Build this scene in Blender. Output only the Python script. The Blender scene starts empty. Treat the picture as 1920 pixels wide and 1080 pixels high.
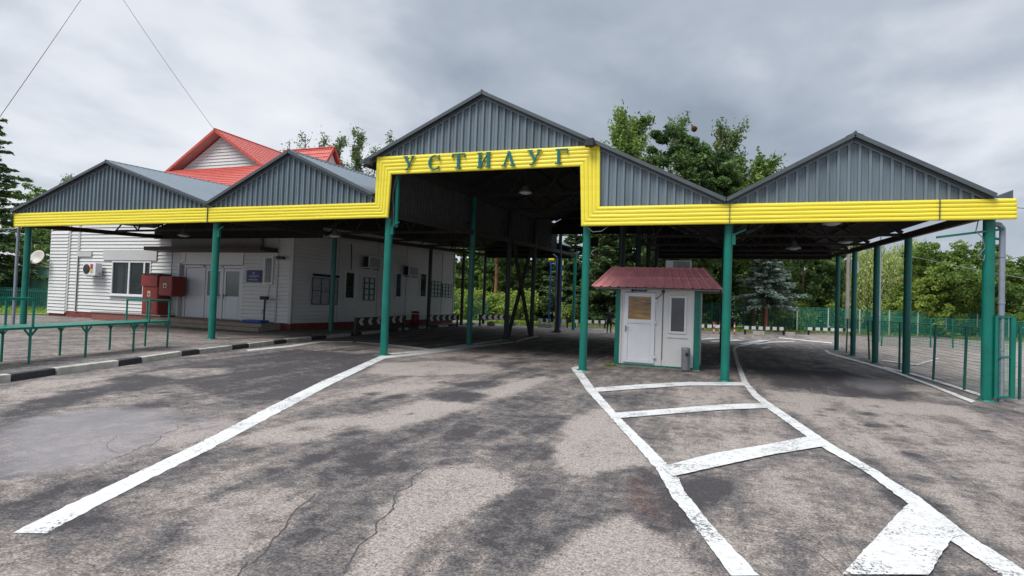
import bpy, bmesh, math, random
import numpy as np
from mathutils import Vector, Matrix, noise
R = math.radians
SC = bpy.context.scene
# ---------------------------------------------------------------- camera
cam_d = bpy.data.cameras.new('camera')
cam = bpy.data.objects.new('camera', cam_d); SC.collection.objects.link(cam)
cam_d.sensor_width = 36; cam_d.lens = 1072.5 / 1920 * 36
cam_d.clip_start = 0.05; cam_d.clip_end = 3000
fw = Vector((-0.34109, 0.93966, 0.02647)); rt = Vector((0.9397, 0.34009, 0.03607)); up = rt.cross(fw)
mw = Matrix((rt, up, -fw)).transposed().to_4x4(); mw.translation = (0, 0, 1.9)
cam.matrix_world = mw
SC.camera = cam
# ---------------------------------------------------------------- exposure
SC.view_settings.view_transform = 'Standard'; SC.view_settings.look = 'None'
SC.view_settings.exposure = 0.2
SC.view_settings.gamma = 1
SC.cycles.use_denoising = True
SC.cycles.max_bounces = 8; SC.cycles.diffuse_bounces = 1; SC.cycles.transparent_max_bounces = 24
SC.cycles.sample_clamp_indirect = 6
# ---------------------------------------------------------------- sky: overcast, brighter towards the upper left and overhead
SUN_EL, SUN_AZ = 56, 205      # azimuth measured clockwise from +Y: behind and to the left of the camera
w = bpy.data.worlds.new('World'); SC.world = w; w.use_nodes = True
nt = w.node_tree; nt.nodes.clear()
def N(t, **k):
    n = nt.nodes.new(t)
    for a, b in k.items(): setattr(n, a, b)
    return n
def Lk(a, b): nt.links.new(a, b)
out = N('ShaderNodeOutputWorld'); bg = N('ShaderNodeBackground')
sky = N('ShaderNodeTexSky', sky_type='NISHITA', sun_disc=False, sun_elevation=R(SUN_EL), sun_rotation=R(SUN_AZ), dust_density=2.0)
tc = N('ShaderNodeTexCoord'); sep = N('ShaderNodeSeparateXYZ'); Lk(tc.outputs['Generated'], sep.inputs[0])
def M(op, a, b=None, c=None, clamp=False):
    n = N('ShaderNodeMath', operation=op, use_clamp=clamp)
    for i, v in enumerate((a, b, c)):
        if v is None: continue
        if isinstance(v, (int, float)): n.inputs[i].default_value = v
        else: Lk(v, n.inputs[i])
    return n.outputs[0]
zc = M('MAXIMUM', sep.outputs[2], 0.0)
den = M('ADD', zc, 0.22)
cx = M('DIVIDE', sep.outputs[0], den); cy = M('DIVIDE', sep.outputs[1], den)
cmb = N('ShaderNodeCombineXYZ'); Lk(cx, cmb.inputs[0]); Lk(cy, cmb.inputs[1])
def noi(scale, det, rough, off, dist=0.0):
    mp = N('ShaderNodeMapping'); mp.inputs['Location'].default_value = off; mp.inputs['Scale'].default_value = (1, 0.8, 1)
    Lk(cmb.outputs[0], mp.inputs[0])
    n = N('ShaderNodeTexNoise'); n.inputs['Scale'].default_value = scale; n.inputs['Detail'].default_value = det
    n.inputs['Roughness'].default_value = rough; n.inputs['Distortion'].default_value = dist
    Lk(mp.outputs[0], n.inputs['Vector']); return n.outputs['Fac']
n1 = noi(0.75, 5, 0.5, (3.1, 1.7, 0), 0.3); n2 = noi(2.6, 6, 0.5, (8.3, 4.2, 0), 0.2)
def blob(d, lo, hi):
    d = Vector(d).normalized()
    v = N('ShaderNodeVectorMath', operation='DOT_PRODUCT'); Lk(tc.outputs['Generated'], v.inputs[0]); v.inputs[1].default_value = d
    m = N('ShaderNodeMapRange', interpolation_type='SMOOTHSTEP'); Lk(v.outputs['Value'], m.inputs[0])
    m.inputs[1].default_value = lo; m.inputs[2].default_value = hi
    return m.outputs[0]
bl = blob((-0.86, 0.36, 0.36), 0.72, 0.99)          # bright clouds upper left
dk = blob((-0.22, 0.90, 0.36), 0.80, 1.0)           # slate cloud above the hall
lowr = blob((0.30, 0.94, 0.14), 0.90, 1.0)
v = M('MULTIPLY_ADD', M('SUBTRACT', n1, 0.5), 2.4, 0.40)
v = M('MULTIPLY_ADD', M('SUBTRACT', n2, 0.5), 1.2, v)
v = M('MULTIPLY_ADD', bl, 0.55, v)
v = M('MULTIPLY_ADD', dk, -0.10, v)
v = M('MULTIPLY_ADD', lowr, 0.15, v); v = M('MULTIPLY', v, 0.70, None, True)
ramp = N('ShaderNodeValToRGB'); cr = ramp.color_ramp; Lk(v, ramp.inputs[0])
cr.elements[0].color = (0.27, 0.32, 0.39, 1); cr.elements[0].position = 0.0
cr.elements[1].color = (0.88, 0.90, 0.93, 1); cr.elements[1].position = 1.0
e = cr.elements.new(0.33); e.color = (0.43, 0.48, 0.555, 1); e = cr.elements.new(0.62); e.color = (0.70, 0.735, 0.79, 1)
# overcast sky: brighter overhead and behind the camera (outside the frame)
zb = N('ShaderNodeMapRange', interpolation_type='SMOOTHSTEP'); Lk(sep.outputs[2], zb.inputs[0]); zb.inputs[1].default_value = 0.48; zb.inputs[2].default_value = 1.0
bk = blob((-0.3, -0.8, 0.5), 0.1, 1.0)
gain = M('MULTIPLY_ADD', zb.outputs[0], 2.4, 1.0); gain = M('MULTIPLY_ADD', bk, 0.0, gain)
cl = N('ShaderNodeVectorMath', operation='SCALE'); Lk(ramp.outputs[0], cl.inputs[0]); Lk(gain, cl.inputs[3])
skm = N('ShaderNodeVectorMath', operation='SCALE'); Lk(sky.outputs[0], skm.inputs[0]); skm.inputs[3].default_value = 0.9
mix = N('ShaderNodeMix', data_type='RGBA'); mix.inputs[0].default_value = 0.94
scl = N('ShaderNodeVectorMath', operation='SCALE'); Lk(cl.outputs[0], scl.inputs[0]); scl.inputs[3].default_value = 10.0
Lk(skm.outputs[0], mix.inputs[6]); Lk(scl.outputs[0], mix.inputs[7])
Lk(mix.outputs[2], bg.inputs[0]); bg.inputs[1].default_value = 0.1
Lk(bg.outputs[0], out.inputs[0])
# ---------------------------------------------------------------- sun through cloud
sd = bpy.data.lights.new('sun', 'SUN'); sd.energy = 2.5; sd.angle = R(28); sd.color = (1, 0.97, 0.93)
sun = bpy.data.objects.new('sun', sd); SC.collection.objects.link(sun)
a = R(SUN_AZ); el = R(SUN_EL)
sv = Vector((math.sin(a) * math.cos(el), math.cos(a) * math.cos(el), math.sin(el)))
sun.rotation_euler = sv.to_track_quat('Z', 'Y').to_euler()

# ================================================================ helpers
COL = SC.collection
def tag(o, label=None, cat=None, group=None, kind=None):
    if label: o['label'] = label
    if cat: o['category'] = cat
    if group: o['group'] = group
    if kind: o['kind'] = kind
    return o
BASE = {}
def thing(name, label, cat, loc=(0, 0, 0), group=None, rz=0.0):
    o = bpy.data.objects.new(name, None); COL.objects.link(o); o.location = loc
    o.rotation_euler = (0, 0, rz); o.empty_display_size = 0.3
    BASE[o.name] = Vector(loc) if not rz else Vector((0, 0, 0))
    if rz: BASE[o.name] = Vector((0, 0, 0))
    return tag(o, label, cat, group)
class MB:
    def __init__(s): s.v = []; s.f = []; s.mi = []; s.m = 0; s.sm = []
    def add(s, vs, fs, smooth=False):
        n = len(s.v); s.v += [tuple(p) for p in vs]
        for f in fs: s.f.append([i + n for i in f]); s.mi.append(s.m); s.sm.append(smooth)
        return s
    def box(s, x0, x1, y0, y1, z0, z1):
        return s.add([(x0,y0,z0),(x1,y0,z0),(x1,y1,z0),(x0,y1,z0),(x0,y0,z1),(x1,y0,z1),(x1,y1,z1),(x0,y1,z1)],
                     [(3,2,1,0),(4,5,6,7),(0,1,5,4),(1,2,6,5),(2,3,7,6),(3,0,4,7)])
    def bar(s, p, q, w, h, upv=(0, 0, 1)):
        p = Vector(p); q = Vector(q); d = (q - p).normalized(); u = Vector(upv)
        if abs(d.dot(u)) > 0.98: u = Vector((0, 1, 0))
        a = d.cross(u).normalized(); b = a.cross(d).normalized()
        vs = []
        for c in (p, q):
            for (i, j) in ((-1,-1),(1,-1),(1,1),(-1,1)): vs.append(c + a * (i * w / 2) + b * (j * h / 2))
        return s.add(vs, [(0,1,2,3),(7,6,5,4),(0,4,5,1),(1,5,6,2),(2,6,7,3),(3,7,4,0)])
    def tube(s, p, q, r0, r1=None, n=12, cap=True):
        r1 = r0 if r1 is None else r1
        p = Vector(p); q = Vector(q); d = (q - p).normalized(); u = Vector((0, 0, 1)) if abs(d.z) < 0.95 else Vector((0, 1, 0))
        a = d.cross(u).normalized(); b = a.cross(d).normalized(); vs = []
        for c, r in ((p, r0), (q, r1)):
            for k in range(n):
                t = 2 * math.pi * k / n; vs.append(c + a * (math.cos(t) * r) + b * (math.sin(t) * r))
        s.add(vs, [(k, n + k, n + (k + 1) % n, (k + 1) % n) for k in range(n)], True)
        if cap: s.add(vs, [tuple(range(n)), tuple(range(2 * n - 1, n - 1, -1))])
        return s
    def path(s, pts, rs, n=8):
        for i in range(len(pts) - 1):
            s.tube(pts[i], pts[i + 1], rs[i] if hasattr(rs, '__len__') else rs, rs[i + 1] if hasattr(rs, '__len__') else rs, n, i in (0, len(pts) - 2))
        return s
    def lathe(s, c, prof, n=20):
        vs = []
        for r, z in prof:
            for k in range(n):
                t = 2 * math.pi * k / n; vs.append((c[0] + r * math.cos(t), c[1] + r * math.sin(t), c[2] + z))
        fs = []
        for i in range(len(prof) - 1):
            for k in range(n): fs.append((i*n + k, i*n + (k+1) % n, (i+1)*n + (k+1) % n, (i+1)*n + k))
        return s.add(vs, fs, True)
    def prism(s, pts, y0, y1):          # polygon in XZ, thick along Y (front face at y0)
        n = len(pts); vs = [(x, y0, z) for x, z in pts] + [(x, y1, z) for x, z in pts]
        return s.add(vs, [tuple(range(n)), tuple(range(2*n - 1, n - 1, -1))] + [(k, n + k, n + (k+1) % n, (k+1) % n) for k in range(n)])
    def prismx(s, pts, x0, x1):         # polygon in YZ, thick along X
        n = len(pts); vs = [(x0, y, z) for y, z in pts] + [(x1, y, z) for y, z in pts]
        return s.add(vs, [tuple(range(n)), tuple(range(2*n - 1, n - 1, -1))] + [(k, n + k, n + (k+1) % n, (k+1) % n) for k in range(n)])
    def prismz(s, pts, z0, z1):
        n = len(pts); vs = [(x, y, z0) for x, y in pts] + [(x, y, z1) for x, y in pts]
        return s.add(vs, [tuple(range(n - 1, -1, -1)), tuple(range(n, 2*n))] + [(k, (k+1) % n, n + (k+1) % n, n + k) for k in range(n)])
    def build(s, name, mats, parent=None, bevel=0, fixn=True):
        if not isinstance(mats, (list, tuple)): mats = [mats]
        off = Vector((0, 0, 0)); p = parent
        while p is not None:
            if p.name in BASE: off = BASE[p.name]; break
            p = p.parent
        me = bpy.data.meshes.new(name)
        me.from_pydata([(x - off.x, y - off.y, z - off.z) for x, y, z in s.v], [], s.f)
        for m in mats: me.materials.append(m)
        me.polygons.foreach_set('material_index', s.mi); me.polygons.foreach_set('use_smooth', s.sm)
        if fixn:
            bm = bmesh.new(); bm.from_mesh(me); bmesh.ops.recalc_face_normals(bm, faces=bm.faces)
            bm.to_mesh(me); bm.free()
        me.update()
        o = bpy.data.objects.new(name, me); COL.objects.link(o)
        if parent: o.parent = parent
        if bevel:
            b = o.modifiers.new('bevel', 'BEVEL'); b.width = bevel; b.segments = 2; b.limit_method = 'ANGLE'; b.angle_limit = R(40)
        return o
def copy_tree(o, parent=None):
    c = o.copy(); COL.objects.link(c); c.parent = parent
    for ch in list(o.children): copy_tree(ch, c)
    return c
def place(o, loc, rz=0, sc=1, label=None):
    o.location = loc; o.rotation_euler = (0, 0, rz); o.scale = sc if hasattr(sc, '__len__') else (sc, sc, sc)
    if label: o['label'] = label
    return o
# ---------------------------------------------------------------- materials
def nodes(m):
    m.use_nodes = True; t = m.node_tree; b = t.nodes['Principled BSDF']; return t, b
def mat(name, col, rough=0.5, metal=0.0, var=0.15, scale=3.0, bump=0.0, bscale=40, dirt=0.0, spec=0.5, stretch=(1, 1, 1)):
    m = bpy.data.materials.new(name); t, b = nodes(m)
    b.inputs['Roughness'].default_value = rough; b.inputs['Metallic'].default_value = metal
    b.inputs['Specular IOR Level'].default_value = spec
    g = t.nodes.new('ShaderNodeNewGeometry'); mp = t.nodes.new('ShaderNodeMapping'); mp.inputs['Scale'].default_value = stretch
    t.links.new(g.outputs['Position'], mp.inputs[0])
    n = t.nodes.new('ShaderNodeTexNoise'); n.inputs['Scale'].default_value = scale; n.inputs['Detail'].default_value = 6; n.inputs['Roughness'].default_value = 0.65
    t.links.new(mp.outputs[0], n.inputs['Vector'])
    r = t.nodes.new('ShaderNodeValToRGB'); r.color_ramp.elements[0].position = 0.3; r.color_ramp.elements[1].position = 0.7
    r.color_ramp.elements[0].color = tuple(c * (1 - var) for c in col) + (1,); r.color_ramp.elements[1].color = tuple(min(1, c * (1 + var)) for c in col) + (1,)
    t.links.new(n.outputs['Fac'], r.inputs[0]); last = r.outputs[0]
    if dirt:
        n2 = t.nodes.new('ShaderNodeTexNoise'); n2.inputs['Scale'].default_value = scale * 4; n2.inputs['Detail'].default_value = 8; n2.inputs['Roughness'].default_value = 0.75
        t.links.new(mp.outputs[0], n2.inputs['Vector'])
        r2 = t.nodes.new('ShaderNodeValToRGB'); r2.color_ramp.elements[0].position = 0.56; r2.color_ramp.elements[1].position = 0.72
        t.links.new(n2.outputs['Fac'], r2.inputs[0])
        ml = t.nodes.new('ShaderNodeMath'); ml.operation = 'MULTIPLY'; ml.inputs[1].default_value = dirt; t.links.new(r2.outputs[0], ml.inputs[0])
        mx = t.nodes.new('ShaderNodeMix'); mx.data_type = 'RGBA'; t.links.new(ml.outputs[0], mx.inputs[0]); t.links.new(last, mx.inputs[6])
        mx.inputs[7].default_value = (col[0]*0.3 + 0.02, col[1]*0.27 + 0.015, col[2]*0.22 + 0.01, 1); last = mx.outputs[2]
    t.links.new(last, b.inputs['Base Color'])
    if bump:
        nb = t.nodes.new('ShaderNodeTexNoise'); nb.inputs['Scale'].default_value = bscale; nb.inputs['Detail'].default_value = 4
        t.links.new(g.outputs['Position'], nb.inputs['Vector'])
        bp = t.nodes.new('ShaderNodeBump'); bp.inputs['Strength'].default_value = bump; bp.inputs['Distance'].default_value = 0.02
        t.links.new(nb.outputs['Fac'], bp.inputs['Height']); t.links.new(bp.outputs[0], b.inputs['Normal'])
    return m
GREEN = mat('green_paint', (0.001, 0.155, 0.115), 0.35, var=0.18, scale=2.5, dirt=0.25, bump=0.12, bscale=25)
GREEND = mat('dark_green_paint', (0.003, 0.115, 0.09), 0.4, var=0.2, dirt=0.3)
YELLOW = mat('yellow_paint', (0.93, 0.78, 0.06), 0.42, var=0.07, scale=1.2, dirt=0.30, stretch=(0.22, 1, 5))
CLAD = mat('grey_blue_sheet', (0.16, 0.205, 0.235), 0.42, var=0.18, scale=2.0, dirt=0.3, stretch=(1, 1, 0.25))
TRIM = mat('dark_grey_flashing', (0.075, 0.09, 0.10), 0.45, var=0.15)
ROOFM = mat('blue_grey_roof', (0.135, 0.168, 0.195), 0.6, var=0.12, scale=2, dirt=0.1)
DARKC = mat('shade_black_sheet', (0.013, 0.011, 0.010), 0.85, var=0.4, scale=4)  # near-black, so the colour itself carries the deep shade under the roofs
RUST = mat('rusty_brown_beam', (0.045, 0.026, 0.018), 0.75, var=0.4, scale=6)
STEEL = mat('dark_truss_steel', (0.03, 0.026, 0.024), 0.7, var=0.3)
WHITE = mat('white_siding', (0.72, 0.715, 0.69), 0.42, var=0.05, scale=1.5, dirt=0.08, stretch=(0.5, 0.5, 1.5))
WHITEP = mat('white_plastic', (0.72, 0.73, 0.76), 0.3, var=0.04, dirt=0.05)
GREYPIPE = mat('grey_zinc_pipe', (0.27, 0.30, 0.35), 0.4, metal=0.2, var=0.12)
RED = mat('red_roof_tile', (0.50, 0.085, 0.06), 0.45, var=0.15, scale=3, dirt=0.12)
REDB = mat('red_booth_roof', (0.88, 0.36, 0.37), 0.42, var=0.15, scale=3, dirt=0.2)
DRED = mat('dark_red_paint', (0.27, 0.034, 0.028), 0.45, var=0.2, dirt=0.2)
PLINTH = mat('red_plinth', (0.20, 0.045, 0.04), 0.7, var=0.3, scale=5, dirt=0.3)
SHADEPOST = mat('shaded_post_green', (0.010, 0.022, 0.022), 0.45, var=0.3, dirt=0.3)  # inner posts: deep shade under the halls put into the green
BLACK = mat('black_paint', (0.015, 0.015, 0.017), 0.5, var=0.3)
WHITEM = mat('chalky_white_paint', (0.62, 0.62, 0.60), 0.6, var=0.12, scale=8, dirt=0.35)
CONC = mat('worn_concrete', (0.27, 0.245, 0.22), 0.85, var=0.2, scale=4, dirt=0.3, bump=0.3)
BROWN = mat('dark_brown_fascia', (0.05, 0.022, 0.018), 0.55, var=0.25)
NAVY = mat('navy_sign', (0.008, 0.018, 0.13), 0.35, var=0.1)
BLUEP = mat('blue_paint', (0.01, 0.09, 0.36), 0.4, var=0.1)
LETTER = mat('teal_letter', (0.0, 0.15, 0.165), 0.35, var=0.1)
BARK = mat('bark', (0.12, 0.085, 0.06), 0.9, var=0.35, scale=6, bump=0.5)
BARKR = mat('reddish_bark', (0.36, 0.14, 0.09), 0.9, var=0.3, scale=6)
WIREG = mat('weathered_wire', (0.16, 0.16, 0.17), 0.6, var=0.1)
CABLE = mat('cable', (0.05, 0.05, 0.055), 0.6, var=0.1)
SKIN = mat('skin', (0.42, 0.25, 0.18), 0.5, var=0.05)
CLOTH = mat('black_clothing', (0.012, 0.013, 0.017), 0.9, var=0.2)
def glass(name, col, rough=0.06):
    m = mat(name, col, rough, var=0.35, scale=1.7, spec=0.9); return m
GLASS = glass('dark_window_glass', (0.03, 0.035, 0.03)); AMBER = mat('amber_window_glass', (0.26, 0.135, 0.03), 0.1, var=0.75, scale=2.2, spec=0.9, stretch=(1, 1, 3.5))  # amber pane: strong wavy tone variation stands in for reflections
GLASSG = glass('green_reflecting_glass', (0.035, 0.06, 0.035)); CURT = mat('grey_curtain', (0.22, 0.23, 0.24), 0.8, var=0.1)
# ---- ground patches, cracks and painted lines as plan coordinates in metres
PATCH = [
 (0.05, [(-10.97, 6.45), (-11.91, 8.15), (-13.22, 11.06), (-13.91, 16.49), (-10.4, 16.3), (-8.92, 13.35), (-7.22, 8.62), (-7.76, 8.02), (-8.42, 8.07), (-10.4, 8.73), (-10.54, 7.42), (-9.2, 5.43), (-9.01, 4.94), (-9.95, 5.44)]),
 (0.75, [(-11.94, 6.51), (-12.82, 7.52), (-12.25, 8.6), (-11.46, 8.19), (-10.94, 6.94), (-10.38, 5.67)]),
 (0.55, [(-12.36, 9.4), (-12.57, 10.53), (-11.72, 11.19), (-10.85, 10.52), (-10.9, 9.15)]),
 (0.72, [(-7.11, 6.01), (-7.07, 6.9), (-6.41, 6.4), (-5.87, 5.49), (-5.94, 5.03), (-6.52, 5.29)]),
 (0.9, [(-5.96, 5.92), (-5.88, 7.04), (-5.32, 8.17), (-5.07, 10.19), (-4.7, 12.12), (-4.32, 14.64), (-3.93, 14.04), (-4.02, 11.48), (-4.13, 9.62), (-4.22, 8.32), (-4.61, 7.1), (-5.06, 6.08), (-5.42, 5.64)]),
 (0.85, [(-9.38, 14.3), (-8.21, 16.41), (-5.85, 15.71), (-5.95, 14.13), (-6.84, 12.82), (-8.28, 12.41)]),
 (0.75, [(-7.06, 9.68), (-7.12, 12.26), (-6.29, 13.21), (-5.8, 11.38), (-6.02, 9.23)]),
 (0.08, [(-5.54, 10.42), (-5.14, 11.09), (-4.43, 10.98), (-4.37, 9.92), (-4.96, 9.76)]),
 (0.1, [(-3.93, 10.91), (-3.57, 11.37), (-3.03, 11.25), (-3.3, 10.52)]),
 (0.3, [(-4.98, 6.63), (-4.36, 7.56), (-3.89, 9.3), (-3.13, 11.04), (-2.43, 9.1), (-2.55, 8.17), (-2.78, 6.7), (-3.47, 6.06), (-4.27, 5.91)]),
 (0.05, [(-2.72, 7.09), (-2.37, 7.6), (-1.9, 7.3), (-1.85, 6.85), (-2.16, 6.53), (-2.53, 6.6)]),
 (0.12, [(-2.87, 8.62), (-2.37, 9.38), (-2.15, 8.81), (-2.21, 8.16), (-2.59, 8.06)]),
 (0.02, [(-4.05, 5.23), (-3.94, 5.66), (-3.24, 6.02), (-3.04, 5.79), (-3.46, 5.36), (-3.55, 4.76), (-3.8, 4.88)]),
 (0.34, [(-3.62, 4.61), (-3.6, 5.08), (-3.04, 5.79), (-2.96, 5.3), (-2.8, 4.68), (-2.61, 4.08), (-2.49, 3.65), (-2.32, 3.24), (-2.95, 2.96), (-3.16, 3.44), (-3.34, 3.86), (-3.51, 4.26)]),
 (0.95, [(-2.99, 5.82), (-2.72, 6.24), (-2.17, 6.01), (-1.88, 5.64), (-2.04, 4.97), (-2.19, 4.22), (-2.01, 3.42), (-2.3, 3.29), (-2.56, 3.93), (-2.79, 4.61)]),
 (0.74, [(-4.19, 3.66), (-4.32, 4.26), (-4.25, 4.66), (-3.64, 4.6), (-3.3, 3.88), (-2.96, 3.0), (-3.42, 2.79), (-3.8, 3.35)]),
 (0.62, [(-4.43, 3.18), (-4.47, 3.66), (-5.01, 4.57), (-4.87, 5.08), (-4.31, 4.72), (-4.37, 4.24), (-4.2, 3.59), (-3.72, 2.9), (-3.75, 2.64), (-3.9, 2.57)]),
 (0.25, [(-2.02, 5.31), (-1.6, 5.98), (-1.05, 5.78), (-0.79, 4.88), (-1.04, 4.12), (-1.48, 3.66), (-1.97, 3.44), (-2.03, 4.18)]),
 (0.88, [(-2.32, 9.17), (-2.0, 10.73), (-1.24, 8.89), (-0.69, 7.11), (-1.17, 6.4), (-1.68, 6.48), (-2.04, 7.54)]),
 (0.1, [(-1.27, 6.58), (-0.85, 7.11), (-0.5, 6.78), (-0.12, 5.38), (-0.41, 5.05), (-1.1, 5.27)]),
 (0.9, [(-1.08, 4.74), (-0.73, 5.38), (-0.41, 5.05), (-0.02, 4.32), (-1.22, 3.78), (-1.13, 4.28)]),
 (0.7, [(-0.91, 14.65), (0.46, 16.14), (0.61, 13.38), (-0.52, 11.62), (-0.9, 12.82)]),
 (0.6, [(-0.72, 10.34), (0.92, 11.86), (1.22, 9.85), (-0.32, 7.56), (-0.72, 8.42)]),
 (0.12, [(-2.31, 12.34), (-1.52, 13.28), (-1.31, 10.71), (-1.6, 10.37)]),
 (0.06, [(-0.46, 6.55), (-0.06, 7.08), (0.66, 6.9), (0.21, 6.31), (-0.18, 5.71), (-0.32, 5.97)]),
 (0.55, [(0.23, 7.0), (1.36, 8.88), (1.77, 6.81), (0.81, 4.69), (0.34, 4.48), (-0.03, 5.49)]),
 (0.68, [(0.88, 14.38), (2.98, 15.28), (5.05, 14.98), (5.24, 12.98), (2.39, 5.89), (2.2, 7.19), (1.77, 10.57), (1.2, 13.0)]),
 (0.85, [(1.06, 15.45), (2.98, 15.28), (5.12, 15.24), (4.51, 13.67), (2.64, 13.53), (1.37, 13.69)]),
 (0.1, [(1.76, 7.34), (2.18, 7.46), (2.19, 7.01), (1.9, 6.48), (1.77, 6.81)]),
 (0.15, [(1.95, 6.36), (2.24, 5.52), (2.15, 5.29), (2.01, 6.06)]),
 (0.02, [(0.97, 21.96), (2.34, 22.02), (4.2, 21.59), (4.97, 17.5), (4.16, 15.77), (2.54, 15.27), (1.41, 16.78)]),
 (0.8, [(5.01, 18.98), (5.89, 19.83), (5.54, 17.87), (4.58, 17.35)]),
 (0.2, [(-6.72, 3.71), (-5.89, 3.93), (-5.23, 4.26), (-4.85, 3.47), (-4.78, 3.01), (-5.3, 2.94)]),
 (0.6, [(-6.54, 3.61), (-6.46, 3.84), (-6.07, 3.84), (-5.73, 3.33), (-5.82, 3.22)]),
 (0.6, [(-4.37, 2.44), (-4.52, 2.72), (-4.16, 2.7), (-4.05, 2.51), (-4.29, 2.4)]),
 (0.7, [(-12.84, 19.16), (-9.64, 20.62), (-8.15, 19.3), (-8.92, 16.67)]),
 (0.6, [(-8.52, 18.7), (-6.17, 22.29), (-5.27, 19.78), (-7.0, 16.6)]),
]
WET = [
 (1, [(-8.53, 4.68), (-9.2, 5.43), (-9.12, 6.43), (-8.2, 6.72), (-7.23, 6.14), (-6.53, 5.23), (-6.25, 4.33), (-6.63, 3.66)]),
 (0.7, [(3.85, 20.52), (4.81, 19.75), (4.57, 17.77), (3.78, 16.43), (3.5, 17.96)]),
 (0.5, [(-3.78, 3.48), (-3.99, 3.89), (-3.68, 3.7), (-3.55, 3.37)]),
 (0.4, [(-7.41, 6.25), (-7.6, 7.08), (-6.44, 6.39), (-6.25, 5.44)]),
]
RUSTP = [
 (1, [(-1.23, 6.71), (-0.85, 7.11), (-0.5, 6.78), (0.01, 5.13), (0.3, 4.46), (-0.02, 4.32), (-0.58, 4.98), (-1.09, 5.43)]),
 (0.5, [(0.78, 6.17), (1.51, 7.64), (0.97, 5.7)]),
 (0.5, [(-2.63, 8.99), (-2.37, 9.38), (-2.29, 8.73)]),
]
CRACKS = [
 [(-3.06, 5.83), (-2.96, 5.3), (-2.8, 4.68), (-2.61, 4.08), (-2.49, 3.65), (-2.35, 3.31)],
 [(-3.62, 4.61), (-3.51, 4.26), (-3.34, 3.86), (-3.16, 3.44), (-2.96, 3.0)],
 [(-3.06, 5.83), (-2.53, 6.12), (-2.07, 6.28), (-1.64, 6.55)],
 [(-2.23, 6.09), (-2.09, 5.8), (-1.81, 5.87), (-1.5, 6.01)],
 [(0.28, 5.57), (0.45, 5.52), (0.6, 5.35), (0.77, 5.15), (0.85, 4.98), (0.95, 4.75)],
 [(0.71, 5.58), (0.9, 5.26)],
 [(1.39, 15.18), (1.54, 14.37), (2.06, 13.52), (3.08, 13.79)],
 [(1.47, 9.61), (1.67, 8.45), (1.87, 7.03), (2.04, 6.14), (2.19, 5.4)],
 [(2.86, 8.31), (2.83, 7.68), (2.89, 7.18)],
 [(-2.43, 9.1), (-2.7, 10.62), (-3.16, 12.66)],
 [(2.73, 10.29), (3.04, 9.76), (3.26, 9.01)],
 [(-7.11, 6.01), (-6.53, 5.23), (-6.25, 4.33)],
]
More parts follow.
